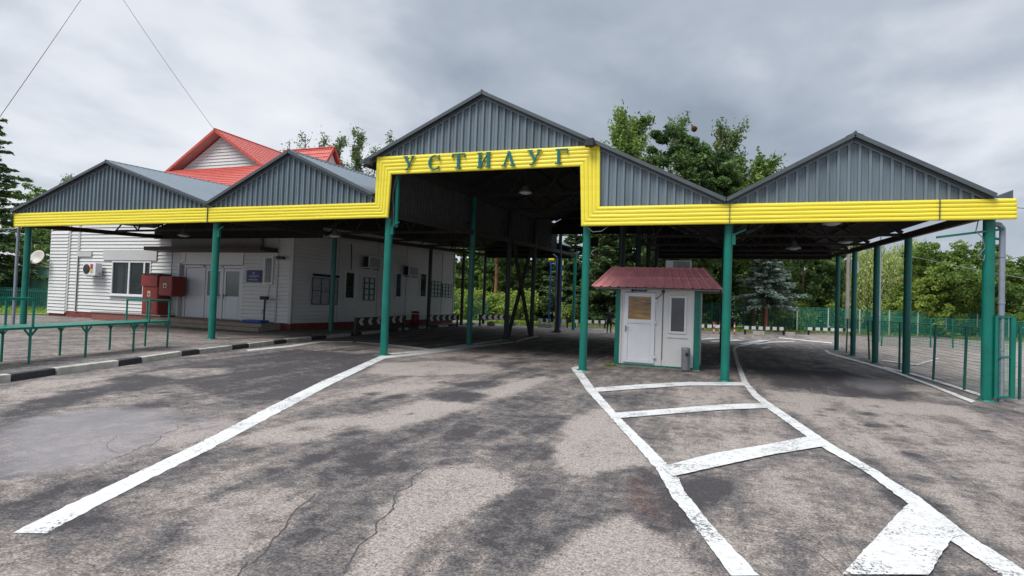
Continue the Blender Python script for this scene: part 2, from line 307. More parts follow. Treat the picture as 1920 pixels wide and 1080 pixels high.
MARKS = {
 'left': ([(-5.05, 2.88), (-5.46, 3.89), (-6.13, 5.57), (-7.04, 7.63), (-8.24, 10.5), (-10.44, 16.26)], [(-4.82, 2.98), (-5.18, 3.84), (-5.77, 5.4), (-6.61, 7.41), (-7.81, 10.31), (-10.0, 15.96)]),
 'leftfar': ([(-10.44, 16.26), (-10.21, 18.26), (-10.2, 21.83), (-9.92, 23.74), (-9.65, 26.87)], [(-9.91, 15.82), (-9.67, 17.67), (-9.47, 20.78), (-9.43, 23.0), (-9.23, 26.08)]),
 'leftfar2': ([(-10.73, 17.24), (-10.49, 19.16), (-10.54, 22.66), (-10.54, 24.89), (-10.59, 28.64)], [(-10.43, 17.0), (-10.15, 18.74), (-10.07, 21.97), (-10.04, 24.04), (-10.11, 27.73)]),
 'leftfar3': ([(-9.55, 26.99), (-10.0, 29.99), (-10.19, 32.56)], [(-9.17, 26.14), (-9.59, 29.22), (-9.83, 31.91)]),
 'kerbline': ([(-14.97, 15.18), (-15.21, 17.44), (-15.78, 19.99), (-14.89, 20.99)], [(-14.59, 14.87), (-14.68, 16.97), (-15.38, 19.56), (-14.42, 20.4)]),
 'arc': ([(-14.56, 20.91), (-13.13, 20.75), (-11.36, 20.3), (-10.48, 19.81)], [(-14.25, 20.38), (-12.79, 20.13), (-11.05, 19.58), (-10.25, 19.39)]),
 'right': ([(-4.18, 16.99), (-3.39, 14.66), (-2.74, 12.67), (-1.64, 9.71), (-0.64, 6.97), (-0.41, 6.09), (-0.17, 5.36), (0.13, 4.45)], [(-4.09, 17.59), (-3.33, 15.22), (-2.57, 12.87), (-1.5, 9.79), (-0.46, 7.06), (-0.28, 6.25), (-0.02, 5.43), (0.32, 4.54)]),
 'rightfar': ([(-4.18, 16.99), (-4.04, 18.19), (-3.87, 21.48)], [(-4.09, 17.59), (-4.02, 18.5), (-3.89, 22.27)]),
 'rightfar2': ([(-3.87, 21.48), (-3.96, 23.38), (-4.19, 25.88)], [(-3.89, 22.27), (-3.97, 24.0), (-4.19, 26.27)]),
 'line2': ([(0.67, 30.58), (0.62, 22.78), (0.62, 16.48), (0.76, 13.87), (0.95, 12.31), (1.42, 9.23), (1.71, 8.09), (1.85, 6.93), (1.89, 6.0), (2.03, 5.24)], [(0.82, 30.73), (0.75, 22.89), (0.77, 16.58), (0.91, 14.23), (1.12, 12.68), (1.58, 9.6), (1.87, 8.17), (2.04, 7.14), (2.1, 6.19), (2.26, 5.34)]),
 'line2far': ([(0.67, 30.58), (0.85, 33.01), (1.56, 36.09), (2.56, 40.6)], [(0.82, 30.73), (1.0, 32.69), (1.64, 35.36), (2.68, 40.06)]),
 'bar1': ([(-2.66, 13.18), (-1.78, 14.39), (-0.71, 15.68), (0.63, 16.49)], [(-2.48, 12.57), (-1.69, 13.64), (-0.68, 14.92), (0.69, 15.83)]),
 'bar2': ([(-1.72, 10.24), (-0.88, 11.21), (0.07, 12.31), (0.92, 13.04)], [(-1.57, 9.8), (-0.83, 10.65), (0.06, 11.65), (1.03, 12.49)]),
 'bar3': ([(-0.61, 7.08), (-0.01, 8.1), (0.71, 9.02), (1.34, 9.91)], [(-0.44, 6.75), (0.06, 7.47), (0.73, 8.42), (1.5, 9.34)]),
 'bar4': ([(0.89, 4.8), (1.28, 5.66), (1.79, 6.77), (1.92, 7.0)], [(1.5, 5.07), (1.71, 5.53), (1.94, 6.0), (2.06, 6.13)]),
 'rline': ([(5.22, 33.67), (4.99, 31.13), (5.32, 27.38), (5.61, 23.73), (5.59, 19.26), (5.43, 15.81)], [(5.45, 34.54), (5.24, 31.73), (5.53, 27.97), (5.83, 24.09), (5.75, 19.36), (5.64, 16.18)]),
 'rline2': ([(5.74, 24.63), (6.05, 22.27), (6.12, 19.73), (6.14, 17.0)], [(5.92, 25.2), (6.23, 22.65), (6.31, 20.12), (6.35, 17.41)]),
 'far1': ([(-0.51, 37.15), (1.11, 41.1)], [(-0.31, 35.82), (1.61, 40.22)]),
 'far2': ([(1.12, 35.91), (2.63, 41.74)], [(1.3, 35.27), (3.34, 42.56)]),
 'far3': ([(1.93, 36.48), (3.19, 40.63), (4.84, 42.81)], [(2.12, 35.85), (3.25, 39.39), (4.64, 41.55)]),
 'far4': ([(4.35, 48.29), (7.21, 43.69)], [(4.21, 46.78), (6.95, 42.1)]),
 'arrow': ([(2.07, 32.83), (2.45, 34.14)], [(2.2, 32.07), (2.75, 34.19)]),
 'far5': ([(-1.48, 38.07), (-0.58, 41.41)], [(-1.13, 37.11), (0.11, 41.05)]),
 'farR': ([(6.7, 28.8), (7.59, 27.44), (9.91, 32.71)], [(6.54, 28.12), (7.43, 26.83), (9.65, 31.86)]),
}
CABP = (-30.44, 20.0, 18.47); CABQ = (-41.72, 20.0, 8.11)
# ================================================================ ground
def mark_mat():
    m = bpy.data.materials.new('worn_road_paint'); t, b = nodes(m)
    b.inputs['Base Color'].default_value = (0.8,0.8,0.8,1); b.inputs['Roughness'].default_value = 0.6
    g = t.nodes.new('ShaderNodeNewGeometry')
    def nz(sc, d, ro):
        n = t.nodes.new('ShaderNodeTexNoise'); n.inputs['Scale'].default_value = sc; n.inputs['Detail'].default_value = d; n.inputs['Roughness'].default_value = ro
        t.links.new(g.outputs['Position'], n.inputs['Vector']); return n.outputs['Fac']
    a = nz(30, 5, 0.85); c = nz(1.6, 3, 0.5)
    ad = t.nodes.new('ShaderNodeMath'); ad.operation = 'MULTIPLY_ADD'; t.links.new(c, ad.inputs[0]); ad.inputs[1].default_value = 0.42; t.links.new(a, ad.inputs[2])
    r = t.nodes.new('ShaderNodeMapRange'); r.inputs[1].default_value = 0.595; r.inputs[2].default_value = 0.645; t.links.new(ad.outputs[0], r.inputs[0])
    t.links.new(r.outputs[0], b.inputs['Alpha'])
    cr = t.nodes.new('ShaderNodeValToRGB'); cr.color_ramp.elements[0].color = (0.48, 0.47, 0.45, 1); cr.color_ramp.elements[1].color = (0.64, 0.635, 0.615, 1)
    cr.color_ramp.elements[0].position = 0.35; cr.color_ramp.elements[1].position = 0.55
    t.links.new(nz(12, 6, 0.7), cr.inputs[0]); t.links.new(cr.outputs[0], b.inputs['Base Color'])
    return m
def asphalt_mat(name, attr=True, base=0.45):
    m = bpy.data.materials.new(name); t, b = nodes(m)
    g = t.nodes.new('ShaderNodeNewGeometry')
    def nz(sc, d, ro, dist=0, off=None):
        n = t.nodes.new('ShaderNodeTexNoise'); n.inputs['Scale'].default_value = sc; n.inputs['Detail'].default_value = d; n.inputs['Roughness'].default_value = ro
        n.inputs['Distortion'].default_value = dist
        t.links.new(g.outputs['Position'], n.inputs['Vector']); return n.outputs['Fac']
    def MM(op, a, bb, c=None, clamp=False):
        n = t.nodes.new('ShaderNodeMath'); n.operation = op; n.use_clamp = clamp
        for i, v in enumerate((a, bb, c)):
            if v is None: continue
            if isinstance(v, (int, float)): n.inputs[i].default_value = v
            else: t.links.new(v, n.inputs[i])
        return n.outputs[0]
    if attr:
        at = t.nodes.new('ShaderNodeAttribute'); at.attribute_name = 'wear'
        s = t.nodes.new('ShaderNodeSeparateColor'); t.links.new(at.outputs['Color'], s.inputs[0])
        wear, rust, wet = s.outputs[0], s.outputs[1], s.outputs[2]
    else: wear, rust, wet = base, 0.0, 0.0
    big = nz(0.9, 6, 0.62, 0.6); mid = nz(5.5, 6, 0.7, 0.4); fine = nz(38, 5, 0.8); grit = nz(150, 3, 0.9); g2 = nz(48, 2, 0.9); g3 = nz(19, 2, 0.9)
    mp_ = t.nodes.new('ShaderNodeMapping'); mp_.inputs['Scale'].default_value = (2.2, 0.32, 1); mp_.inputs['Rotation'].default_value = (0, 0, 0.08); t.links.new(g.outputs['Position'], mp_.inputs[0])
    sn = t.nodes.new('ShaderNodeTexNoise'); sn.inputs['Scale'].default_value = 1.0; sn.inputs['Detail'].default_value = 7; sn.inputs['Roughness'].default_value = 0.7; t.links.new(mp_.outputs[0], sn.inputs['Vector']); streak = sn.outputs['Fac']
    v = MM('MULTIPLY_ADD', MM('SUBTRACT', big, 0.5), 0.8, wear)
    v = MM('MULTIPLY_ADD', MM('SUBTRACT', streak, 0.5), 0.9, v)
    v = MM('MULTIPLY_ADD', MM('SUBTRACT', mid, 0.5), 1.1, v)
    v = MM('MULTIPLY_ADD', MM('SUBTRACT', v, 0.45), 0.55, v)
    v = MM('MULTIPLY_ADD', MM('SUBTRACT', fine, 0.5), 1.2, v, True)
    cr = t.nodes.new('ShaderNodeValToRGB'); e = cr.color_ramp.elements
    e[0].position = 0.05; e[0].color = (0.052, 0.046, 0.047, 1); e[1].position = 0.9; e[1].color = (0.318, 0.276, 0.246, 1)
    for p_, c_ in ((0.30, (0.115, 0.103, 0.100)), (0.48, (0.16, 0.138, 0.124)), (0.60, (0.222, 0.187, 0.163)), (0.72, (0.275, 0.232, 0.203))):
        q_ = e.new(p_); q_.color = c_ + (1,)
    t.links.new(v, cr.inputs[0])
    # aggregate: light and dark stones
    gr = t.nodes.new('ShaderNodeMapRange'); t.links.new(MM('ADD', MM('ADD', MM('MULTIPLY', grit, 0.30), MM('MULTIPLY', g2, 0.42)), MM('MULTIPLY', g3, 0.28)), gr.inputs[0]); gr.inputs[1].default_value = 0.36; gr.inputs[2].default_value = 0.64; gr.inputs[3].default_value = 0.10; gr.inputs[4].default_value = 1.85
    sc_ = t.nodes.new('ShaderNodeVectorMath'); sc_.operation = 'SCALE'; t.links.new(cr.outputs[0], sc_.inputs[0]); t.links.new(gr.outputs[0], sc_.inputs[3])
    # dark pits
    vo = t.nodes.new('ShaderNodeTexVoronoi'); vo.inputs['Scale'].default_value = 40; t.links.new(g.outputs['Position'], vo.inputs['Vector'])
    pit = MM('LESS_THAN', vo.outputs['Distance'], MM('MULTIPLY', MM('SUBTRACT', mid, 0.42, None, True), 1.6))
    mp = t.nodes.new('ShaderNodeMix'); mp.data_type = 'RGBA'; t.links.new(MM('MULTIPLY', pit, 0.8), mp.inputs[0]); t.links.new(sc_.outputs[0], mp.inputs[6]); mp.inputs[7].default_value = (0.05, 0.048, 0.05, 1)
    last = mp.outputs[2]
    if attr:
        rr = MM('GREATER_THAN', MM('MULTIPLY', nz(26, 3, 0.8), MM('MULTIPLY_ADD', rust, 0.70, 0.4)), 0.555)
        mr = t.nodes.new('ShaderNodeMix'); mr.data_type = 'RGBA'; t.links.new(MM('MULTIPLY', rr, 0.5), mr.inputs[0]); t.links.new(last, mr.inputs[6]); mr.inputs[7].default_value = (0.26, 0.10, 0.06, 1)
        mw_ = t.nodes.new('ShaderNodeMix'); mw_.data_type = 'RGBA'; t.links.new(MM('MULTIPLY', wet, 0.6), mw_.inputs[0]); t.links.new(mr.outputs[2], mw_.inputs[6]); mw_.inputs[7].default_value = (0.27, 0.245, 0.255, 1)  # damp film: its pale sheen is mixed into the colour
        last = mw_.outputs[2]
        t.links.new(MM('MULTIPLY_ADD', wet, -0.45, 0.86, True), b.inputs['Roughness'])
    else: b.inputs['Roughness'].default_value = 0.88
    t.links.new(last, b.inputs['Base Color'])
    b.inputs['Specular IOR Level'].default_value = 0.35
    bp = t.nodes.new('ShaderNodeBump'); bp.inputs['Strength'].default_value = 0.55; bp.inputs['Distance'].default_value = 0.012
    t.links.new(MM('ADD', grit, MM('MULTIPLY', mid, 2.5)), bp.inputs['Height']); t.links.new(bp.outputs[0], b.inputs['Normal'])
    return m
def seg_poly_field(X, Y, poly, soft):
    """0..1 inside-ness of a polygon with a soft edge, numpy."""
    n = len(poly); inside = np.zeros(X.shape, bool); d2 = np.full(X.shape, 1e9)
    for i in range(n):
        x0, y0 = poly[i]; x1, y1 = poly[(i + 1) % n]
        c = ((y0 > Y) != (y1 > Y)) & (X < (x1 - x0) * (Y - y0) / ((y1 - y0) or 1e-9) + x0)
        inside ^= c
        L2 = (x1-x0)**2 + (y1-y0)**2 + 1e-9; tt = np.clip(((X-x0)*(x1-x0) + (Y-y0)*(y1-y0)) / L2, 0, 1)
        d2 = np.minimum(d2, (X - x0 - tt*(x1-x0))**2 + (Y - y0 - tt*(y1-y0))**2)
    s = np.where(inside, 1, -1) * np.sqrt(d2)
    return np.clip(s / soft * 0.5 + 0.5, 0, 1)
def line_pts(a, b, st): return list(np.arange(a, b - 1e-6, st))
gx = line_pts(-600, -100, 100) + line_pts(-100, -17, 3) + line_pts(-17, 8, 0.1) + line_pts(8, 62, 2) + line_pts(62, 620, 90)
gy = line_pts(-60, -4, 8) + line_pts(-4, 2, 1) + line_pts(2, 19, 0.09) + line_pts(19, 60, 0.5) + line_pts(60, 800, 50)
GX, GY = np.meshgrid(np.array(gx), np.array(gy))
wear = np.full(GX.shape, 0.44)
wear[GY > 26] = 0.5; wear[(GX > 6.6)] = 0.62
for val, poly in PATCH:
    val = 0.15 + 0.70 * val
    poly = [p for p in poly]
    soft = 0.04 + 0.009 * (sum(p[1] for p in poly) / len(poly))
    f = seg_poly_field(GX, GY, poly, soft); wear = wear * (1 - f) + f * val
def line_dist(pts):
    d2 = np.full(GX.shape, 1e9)
    for (x0, y0), (x1, y1) in zip(pts, pts[1:]):
        L2 = (x1-x0)**2 + (y1-y0)**2; tt = np.clip(((GX-x0)*(x1-x0) + (GY-y0)*(y1-y0)) / L2, 0, 1); d2 = np.minimum(d2, (GX-x0-tt*(x1-x0))**2 + (GY-y0-tt*(y1-y0))**2)
    return np.sqrt(d2)
for tr in ([(-1.6, 2), (-3.6, 8), (-6.0, 16), (-6.2, 30)], [(-3.6, 2), (-5.4, 8), (-7.7, 16), (-7.9, 30)], [(3.0, 4), (2.5, 13), (2.1, 30)], [(4.6, 4), (4.1, 13), (3.7, 30)], [(-9.0, 3), (-12.2, 12), (-13.4, 22), (-13.6, 34)], [(-7.4, 3), (-10.6, 12), (-11.8, 22), (-12, 34)]):
    wear -= 0.16 * np.clip(1.3 - line_dist(tr) / 0.26, 0, 1) * (0.6 + 0.4 * np.sin(GY * 1.3 + tr[0][0]))      # tyre-worn strips
rs_ = np.random.default_rng(3)
for k_ in range(90):     # oil drips along the middle of the lanes
    yy_ = rs_.uniform(3, 26); lane = k_ % 3; xx_ = (-4.8 - .12 * (yy_ - 8) if lane == 0 else 3.1 if lane == 1 else -10.4 - .15 * (yy_ - 8)) + rs_.normal() * .5; rr_ = rs_.uniform(.06, .22)
    wear -= 0.35 * np.clip(1.5 - np.sqrt((GX - xx_)**2 + ((GY - yy_) / 1.4)**2) / rr_, 0, 1)
wear = np.clip(wear, 0.06, 1)
rust = np.zeros(GX.shape); wet = np.zeros(GX.shape)
for val, poly in RUSTP: rust = np.maximum(rust, val * seg_poly_field(GX, GY, poly, 0.5))
for val, poly in WET: wet = np.maximum(wet, val * seg_poly_field(GX, GY, poly, 0.25))
nyy, nxx = GX.shape
vs = np.stack([GX.ravel(), GY.ravel(), np.zeros(GX.size)], 1)
idx = np.arange(GX.size).reshape(nyy, nxx)
fs = np.stack([idx[:-1, :-1].ravel(), idx[:-1, 1:].ravel(), idx[1:, 1:].ravel(), idx[1:, :-1].ravel()], 1)
me = bpy.data.meshes.new('asphalt_ground'); me.from_pydata(vs.tolist(), [], fs.tolist())
ca = me.color_attributes.new('wear', 'FLOAT_COLOR', 'POINT')
ca.data.foreach_set('color', np.stack([wear.ravel(), rust.ravel(), wet.ravel(), np.ones(GX.size)], 1).astype(np.float32).ravel())
ASPH = asphalt_mat('patched_asphalt'); me.materials.append(ASPH)
og = bpy.data.objects.new('asphalt_ground', me); COL.objects.link(og); tag(og, 'patched grey and beige asphalt of the checkpoint yard', kind='structure')
# cracks
CRK = mat('crack_tar', (0.06, 0.055, 0.055), 0.9, var=0.4, scale=20)
random.seed(4); mb = MB()
for q_ in range(26):      # a web of fine cracks
    x, y = random.uniform(-9, 5.5), random.uniform(4.5, 15); a_ = random.choice((0.2, 1.4, 2.9)) + random.gauss(0, .35); ln = [(x, y)]
    for k_ in range(random.randint(4, 9)): a_ += random.gauss(0, .45); x += .28 * math.cos(a_); y += .28 * math.sin(a_); ln.append((x, y))
    CRACKS.append(ln)
for ci, line in enumerate(CRACKS):
    pts = []
    for i in range(len(line) - 1):
        a_ = Vector((*line[i], 0)); b_ = Vector((*line[i + 1], 0)); k = max(2, int((b_ - a_).length / 0.05))
        for j in range(k): pts.append(a_.lerp(b_, j / k))
    prev = None; base_w = 0.017 if ci < 2 else ((0.008 if ci < 12 else 0.0045) if ci not in (7,) else 0.014)
    for i, p in enumerate(pts):
        wob = Vector((noise.noise(p * 3.0 + Vector((ci, 0, 0))), noise.noise(p * 3.0 + Vector((0, 9 + ci, 0))), 0)) * 0.09 + Vector((noise.noise(p * 14), noise.noise(p * 14 + Vector((5, 5, 0))), 0)) * 0.03
        ww = base_w * (0.4 + 1.1 * abs(noise.noise(p * 5 + Vector((3, ci, 0)))) + random.random() * 0.5)
        q = p + wob; d = (pts[min(i + 1, len(pts) - 1)] - pts[max(i - 1, 0)]).normalized(); s = Vector((-d.y, d.x, 0)) * ww * 0.5
        cur = ((q.x - s.x, q.y - s.y, 0.0025 + ci * 1e-4), (q.x + s.x, q.y + s.y, 0.0025 + ci * 1e-4))
        if prev: mb.add([prev[0], prev[1], cur[1], cur[0]], [(0, 1, 2, 3)])
        prev = cur
tag(mb.build('asphalt_cracks', CRK), 'thin dark cracks and seams in the asphalt', kind='structure')
# painted markings
PAINT = mark_mat()
for i, (k, (A, B)) in enumerate(MARKS.items()):
    mb = MB(); z = 0.005 + 0.0011 * i
    for j in range(len(A) - 1):
        n = max(1, int((Vector(A[j]) - Vector(A[j + 1])).length / 0.06)); n = min(n, 60)
        for s in range(n):
            t0, t1 = s / n, (s + 1) / n
            def jit(P, Q, tt, sg):
                x = P[0] + (Q[0] - P[0]) * tt; y = P[1] + (Q[1] - P[1]) * tt
                e_ = 0.016 * noise.noise(Vector((x * 9, y * 9, sg))) + 0.010 * noise.noise(Vector((x * 31, y * 31, sg))); return (x + e_, y + e_ * 0.7, z)
            mb.add([jit(A[j], A[j+1], t0, 0), jit(A[j], A[j+1], t1, 0), jit(B[j], B[j+1], t1, 5), jit(B[j], B[j+1], t0, 5)], [(0, 1, 2, 3)])
    tag(mb.build('road_marking', PAINT), 'white painted road marking', kind='structure')
# pavement + kerb on the left
KP = [(-11.6, -6), (-12.3, 1.0), (-12.7, 4.6), (-13.01, 7.2), (-13.39, 8.31), (-13.8, 9.98), (-14.72, 12.5), (-15.49, 15.85), (-16.1, 18.38), (-16.8, 22.8), (-17.45, 26.8), (-18.2, 31.0), (-18.7, 36), (-19.0, 41), (-19.4, 47)]
mb = MB()
inner = [(x - 0.17, y) for x, y in KP]
mb.prismz([(-80, 47), (-80, -6)] + inner, -0.1, 0.125)
PAV = asphalt_mat('pavement_asphalt', False, 0.50)
tag(mb.build('pavement', PAV), 'grey brown raised pavement beside the white building', kind='structure')
cuts = [7.30, 8.32, 9.98, 10.81, 12.51, 13.27, 14.89, 15.83, 17.47, 18.41, 20.24, 21.46, 23.86, 24.99, 28.52, 30.0]
def kx(y):
    for i in range(len(KP) - 1):
        if KP[i][1] <= y <= KP[i + 1][1]:
            t = (y - KP[i][1]) / (KP[i + 1][1] - KP[i][1]); return KP[i][0] + t * (KP[i + 1][0] - KP[i][0])
    return KP[-1][0]
ys = [-6, -4.4, -2.8, -1.2, 0.4, 2.0, 3.6, 5.3] + cuts + [31.6, 33.2, 35, 36.6, 38.4, 40, 42, 44, 46]
mb = MB()
for i in range(len(ys) - 1):
    mb.m = 0 if (i - 7) % 2 == 0 else 1
    y0, y1 = ys[i] + 0.012, ys[i + 1] - 0.012; xa, xb = kx(y0), kx(y1); jx = 0.02 * noise.noise(Vector((y0, 1, 2)))
    mb.prismz([(xa + jx, y0), (xb + jx, y1), (xb - 0.18 + jx, y1), (xa - 0.18 + jx, y0)], -0.05, 0.15 + 0.012 * noise.noise(Vector((y0, 7, 2))))
KW = mat('kerb_white', (0.44, 0.42, 0.37), 0.8, var=0.35, scale=4, dirt=0.9, bump=0.8); KB = mat('kerb_black', (0.028, 0.028, 0.034), 0.75, var=0.4, scale=9, bump=0.6)
tag(mb.build('kerb', [KW, KB], bevel=0.02), 'kerb painted in alternating black and white blocks', kind='structure')
# grass beyond the yard
def grass_mat():
    m = bpy.data.materials.new('grass_green'); t, b = nodes(m)
    g = t.nodes.new('ShaderNodeNewGeometry'); n = t.nodes.new('ShaderNodeTexNoise'); n.inputs['Scale'].default_value = 1.4; n.inputs['Detail'].default_value = 8
    t.links.new(g.outputs['Position'], n.inputs['Vector']); r = t.nodes.new('ShaderNodeValToRGB'); t.links.new(n.outputs['Fac'], r.inputs[0])
    r.color_ramp.elements[0].position = 0.35; r.color_ramp.elements[0].color = (0.05, 0.10, 0.02, 1); r.color_ramp.elements[1].position = 0.7; r.color_ramp.elements[1].color = (0.17, 0.24, 0.05, 1)
    t.links.new(r.outputs[0], b.inputs['Base Color']); b.inputs['Roughness'].default_value = 0.9; return m
GRASSM = grass_mat()
mb = MB(); z = 0.03
edge = [(-80, 47.5), (-20, 47.5), (-14.3, 46.4), (-9.5, 49.6), (-4, 51.5), (2.2, 53.4), (7.8, 60.0), (11.5, 61.0), (20, 66.5), (29, 70), (60, 80), (400, 130)]
mb.prismz([(-500, 47.5)] + edge + [(400, 500), (-500, 500)], -0.1, z)
tag(mb.build('grass_verge', GRASSM), 'grass verge beyond the yard', kind='structure')
mb = MB(); mb.prismz([(-200, 16.0), (-41.2, 16.0), (-39.8, 21.0), (-38.6, 24), (-38.6, 47.4), (-200, 47.4)], 0.0, 0.17)
tag(mb.build('grass_lawn', GRASSM), 'lawn left of the white building', kind='structure')
# far kerb
mb = MB()
for i in range(2, len(edge) - 2):
    a_, b_ = Vector((*edge[i], 0)), Vector((*edge[i + 1], 0)); mb.bar(a_ + Vector((0, -0.15, 0.06)), b_ + Vector((0, -0.15, 0.06)), 0.18, 0.14)
tag(mb.build('far_kerb', CONC), 'pale concrete kerb along the far verge', kind='structure')

# fallen leaves and grit along the kerb, the lines and the wall foot
random.seed(12); mb = MB(); LIT = mat('leaf_litter', (0.16, 0.10, 0.04), .9, var=.6, scale=30)
for i in range(520):
    if i < 260: y = random.uniform(4, 30); x = kx(y) + abs(random.gauss(0, .18)) + .03
    elif i < 400: x = random.uniform(-12, 6); y = random.uniform(3, 16)
    else: x = random.uniform(-3.3, .3); y = 18.3 + random.gauss(0, .25)
    r_ = random.uniform(.008, .022); a_ = random.random() * 6.28; z = .006 + random.random() * .01
    mb.add([(x + r_ * math.cos(a_ + k * 1.5708) * (1 if k % 2 else .5), y + r_ * math.sin(a_ + k * 1.5708) * (1 if k % 2 else .5), z + .006 * (k % 2)) for k in range(4)], [(0, 1, 2, 3)])
tag(mb.build('leaf_litter', LIT, fixn=False), 'tiny fallen leaves and grit scattered on the asphalt', 'litter', None, 'stuff')
# ================================================================ the big canopy
SL = 0.039
def zr(y): return SL * (y - 16.4)
canopy = thing('checkpoint_canopy', 'large steel canopy on green posts with grey gables and a yellow fascia lettered УСТИЛУГ', 'canopy', (-10.37, 16.6, 0))
FT = [(-29.6, 5.10), (-18.25, 5.09), (-10.90, 5.09), (-10.89, 6.63), (-3.36, 6.57), (-3.31, 4.78), (0.2, 4.77), (6.38, 4.74)]
FB = [(-29.55, 4.50), (-18.2, 4.54), (-10.38, 4.58), (-10.32, 6.02), (-3.93, 5.99), (-3.84, 4.22), (0.2, 4.235), (6.39, 4.26)]
mb = MB(); NB = 5
prof = []
for i in range(NB):
    t0 = i / NB
    for (f, d) in ((0.0, 0.0), (0.08, 0.016), (0.50, 0.026), (0.86, 0.018), (0.95, 0.0)): prof.append((t0 + f / NB, d))
prof.append((1.0, 0.0))
rows = []
for t, d in prof:
    row = []
    for (a, b) in zip(FT, FB): row.append((a[0] + (b[0] - a[0]) * t, 16.30 - d, a[1] + (b[1] - a[1]) * t))
    rows.append(row)
# subdivide the runs so the sheet can be slightly wavy
def sub(row):
    o_ = []
    for i in range(len(row) - 1):
        n = max(1, int(math.dist(row[i], row[i + 1]) / 0.5))
        for k in range(n):
            t = k / n; p = [row[i][j] + (row[i + 1][j] - row[i][j]) * t for j in range(3)]
            o_.append(p)
    o_.append(list(row[-1])); return o_
cnt = [max(1, int(math.dist(rows[0][i], rows[0][i + 1]) / 0.5)) for i in range(len(FT) - 1)]
def sub2(row, lev):
    o_ = []
    for i in range(len(row) - 1):
        for k in range(cnt[i]):
            t = k / cnt[i]; p = [row[i][j] + (row[i + 1][j] - row[i][j]) * t for j in range(3)]
            if 0 < k: p[1] += 0.008 * noise.noise(Vector((p[0] * 0.9, p[2] * 3, lev))); p[2] += 0.004 * noise.noise(Vector((p[0] * 1.5, 3, lev)))
            o_.append(p)
    o_.append(list(row[-1])); return o_
rs2 = [sub2(r_, i * 0.3) for i, r_ in enumerate(rows)]
m_ = len(rs2[0]); vs = [p for r_ in rs2 for p in r_]
mb.add(vs, [(i * m_ + k, (i + 1) * m_ + k, (i + 1) * m_ + k + 1, i * m_ + k + 1) for i in range(len(rs2) - 1) for k in range(m_ - 1)])
# back face and rims
back = [(x, 16.36, z) for x, z in FT] + [(x, 16.36, z) for x, z in FB]; n = len(FT)
mb.add(back, [(k, k + 1, n + k + 1, n + k) for k in range(n - 1)])
rim = [(x, 16.30, z) for x, z in FT] + [(x, 16.36, z) for x, z in FT]; mb.add(rim, [(k, k + 1, n + k + 1, n + k) for k in range(n - 1)])
rim = [(x, 16.30, z) for x, z in FB] + [(x, 16.36, z) for x, z in FB]; mb.add(rim, [(k, n + k, n + k + 1, k + 1) for k in range(n - 1)])
for j in (0, n - 1):
    mb.add([(FT[j][0], 16.25, FT[j][1]), (FB[j][0], 16.25, FB[j][1]), (FB[j][0], 16.36, FB[j][1]), (FT[j][0], 16.36, FT[j][1])], [(0, 1, 2, 3)])
fascia = mb.build('fascia', YELLOW, canopy, fixn=False)
for x in (-18.22, 0.2, 4.9):
    mb = MB(); mb.box(x - 0.008, x + 0.008, 16.238, 16.30, 4.25 if x > -5 else 4.55, 4.76 if x > -5 else 5.08); mb.build('fascia_seam', TRIM, fascia)
# letters
def strokes(ch):
    S = lambda p, q, w: [(p[0] - w/2, p[1]), (p[0] + w/2, p[1]), (q[0] + w/2, q[1]), (q[0] - w/2, q[1])]
    H = lambda x0, x1, z, h: [(x0, z), (x1, z), (x1, z + h), (x0, z + h)]
    if ch == 'У': return [S((0.17, .97), (0.53, .36), .18), S((0.84, .97), (0.36, .03), .09), H(0, .38, .94, .06), H(.66, 1, .94, .06), [(.18, .0), (.42, .0), (.44, .09), (.2, .09)]]
    if ch == 'С':
        o_ = []
        for k in range(14):
            a0 = R(48 + k * 264 / 14); a1 = R(48 + (k + 1) * 264 / 14)
            def rr(a): return 0.08 + 0.09 * max(0, -math.cos(a)) ** 0.7
            o_.append([(.55 + .5 * math.cos(a0), .5 + .5 * math.sin(a0)), (.55 + .5 * math.cos(a1), .5 + .5 * math.sin(a1)),
                       (.55 + (.5 - rr(a1)) * math.cos(a1), .5 + (.5 - rr(a1) * .7) * math.sin(a1)), (.55 + (.5 - rr(a0)) * math.cos(a0), .5 + (.5 - rr(a0) * .7) * math.sin(a0))])
        return o_ + [[(.86, .66), (.93, .66), (.93, 1.0), (.86, .88)], [(.86, .12), (.92, .0), (.95, .24), (.86, .24)]]
    if ch == 'Т': return [H(.40, .59, .03, .94), H(.02, .98, .92, .08), [(.0, .74), (.07, .74), (.12, .93), (.02, .93)], [(1.0, .74), (.93, .74), (.88, .93), (.98, .93)], H(.27, .73, 0, .06)]
    if ch == 'И': return [H(.09, .27, .03, .94), H(.73, .91, .03, .94), S((.22, .08), (.78, .92), .10), H(0, .36, .94, .06), H(.64, 1, .94, .06), H(0, .36, 0, .06), H(.64, 1, 0, .06)]
    if ch == 'Л': return [S((.16, .03), (.50, 1), .09), S((.84, .03), (.50, 1), .18), H(0, .33, 0, .06), H(.64, 1, 0, .06)]
    if ch == 'Г': return [H(.17, .36, .03, .94), H(.04, .96, .92, .08), [(.9, .68), (.97, .68), (.96, .93), (.86, .93)], H(.02, .54, 0, .06)]
BX = [('У', -9.83, -9.41, 6.105, 6.57), ('С', -8.92, -8.48, 6.07, 6.55), ('Т', -8.07, -7.61, 6.08, 6.555), ('И', -7.19, -6.74, 6.065, 6.54), ('Л', -6.38, -5.92, 6.07, 6.53), ('У', -5.55, -5.10, 6.065, 6.525), ('Г', -4.68, -4.28, 6.06, 6.51)]
for ch, x0, x1, z0, z1 in BX:
    mb = MB()
    for i, poly in enumerate(strokes(ch)):
        mb.prism([(x0 + px * (x1 - x0), z0 + pz * (z1 - z0)) for px, pz in poly], 16.205 - 0.0015 * i, 16.25)
    mb.build('letter', LETTER, fascia)
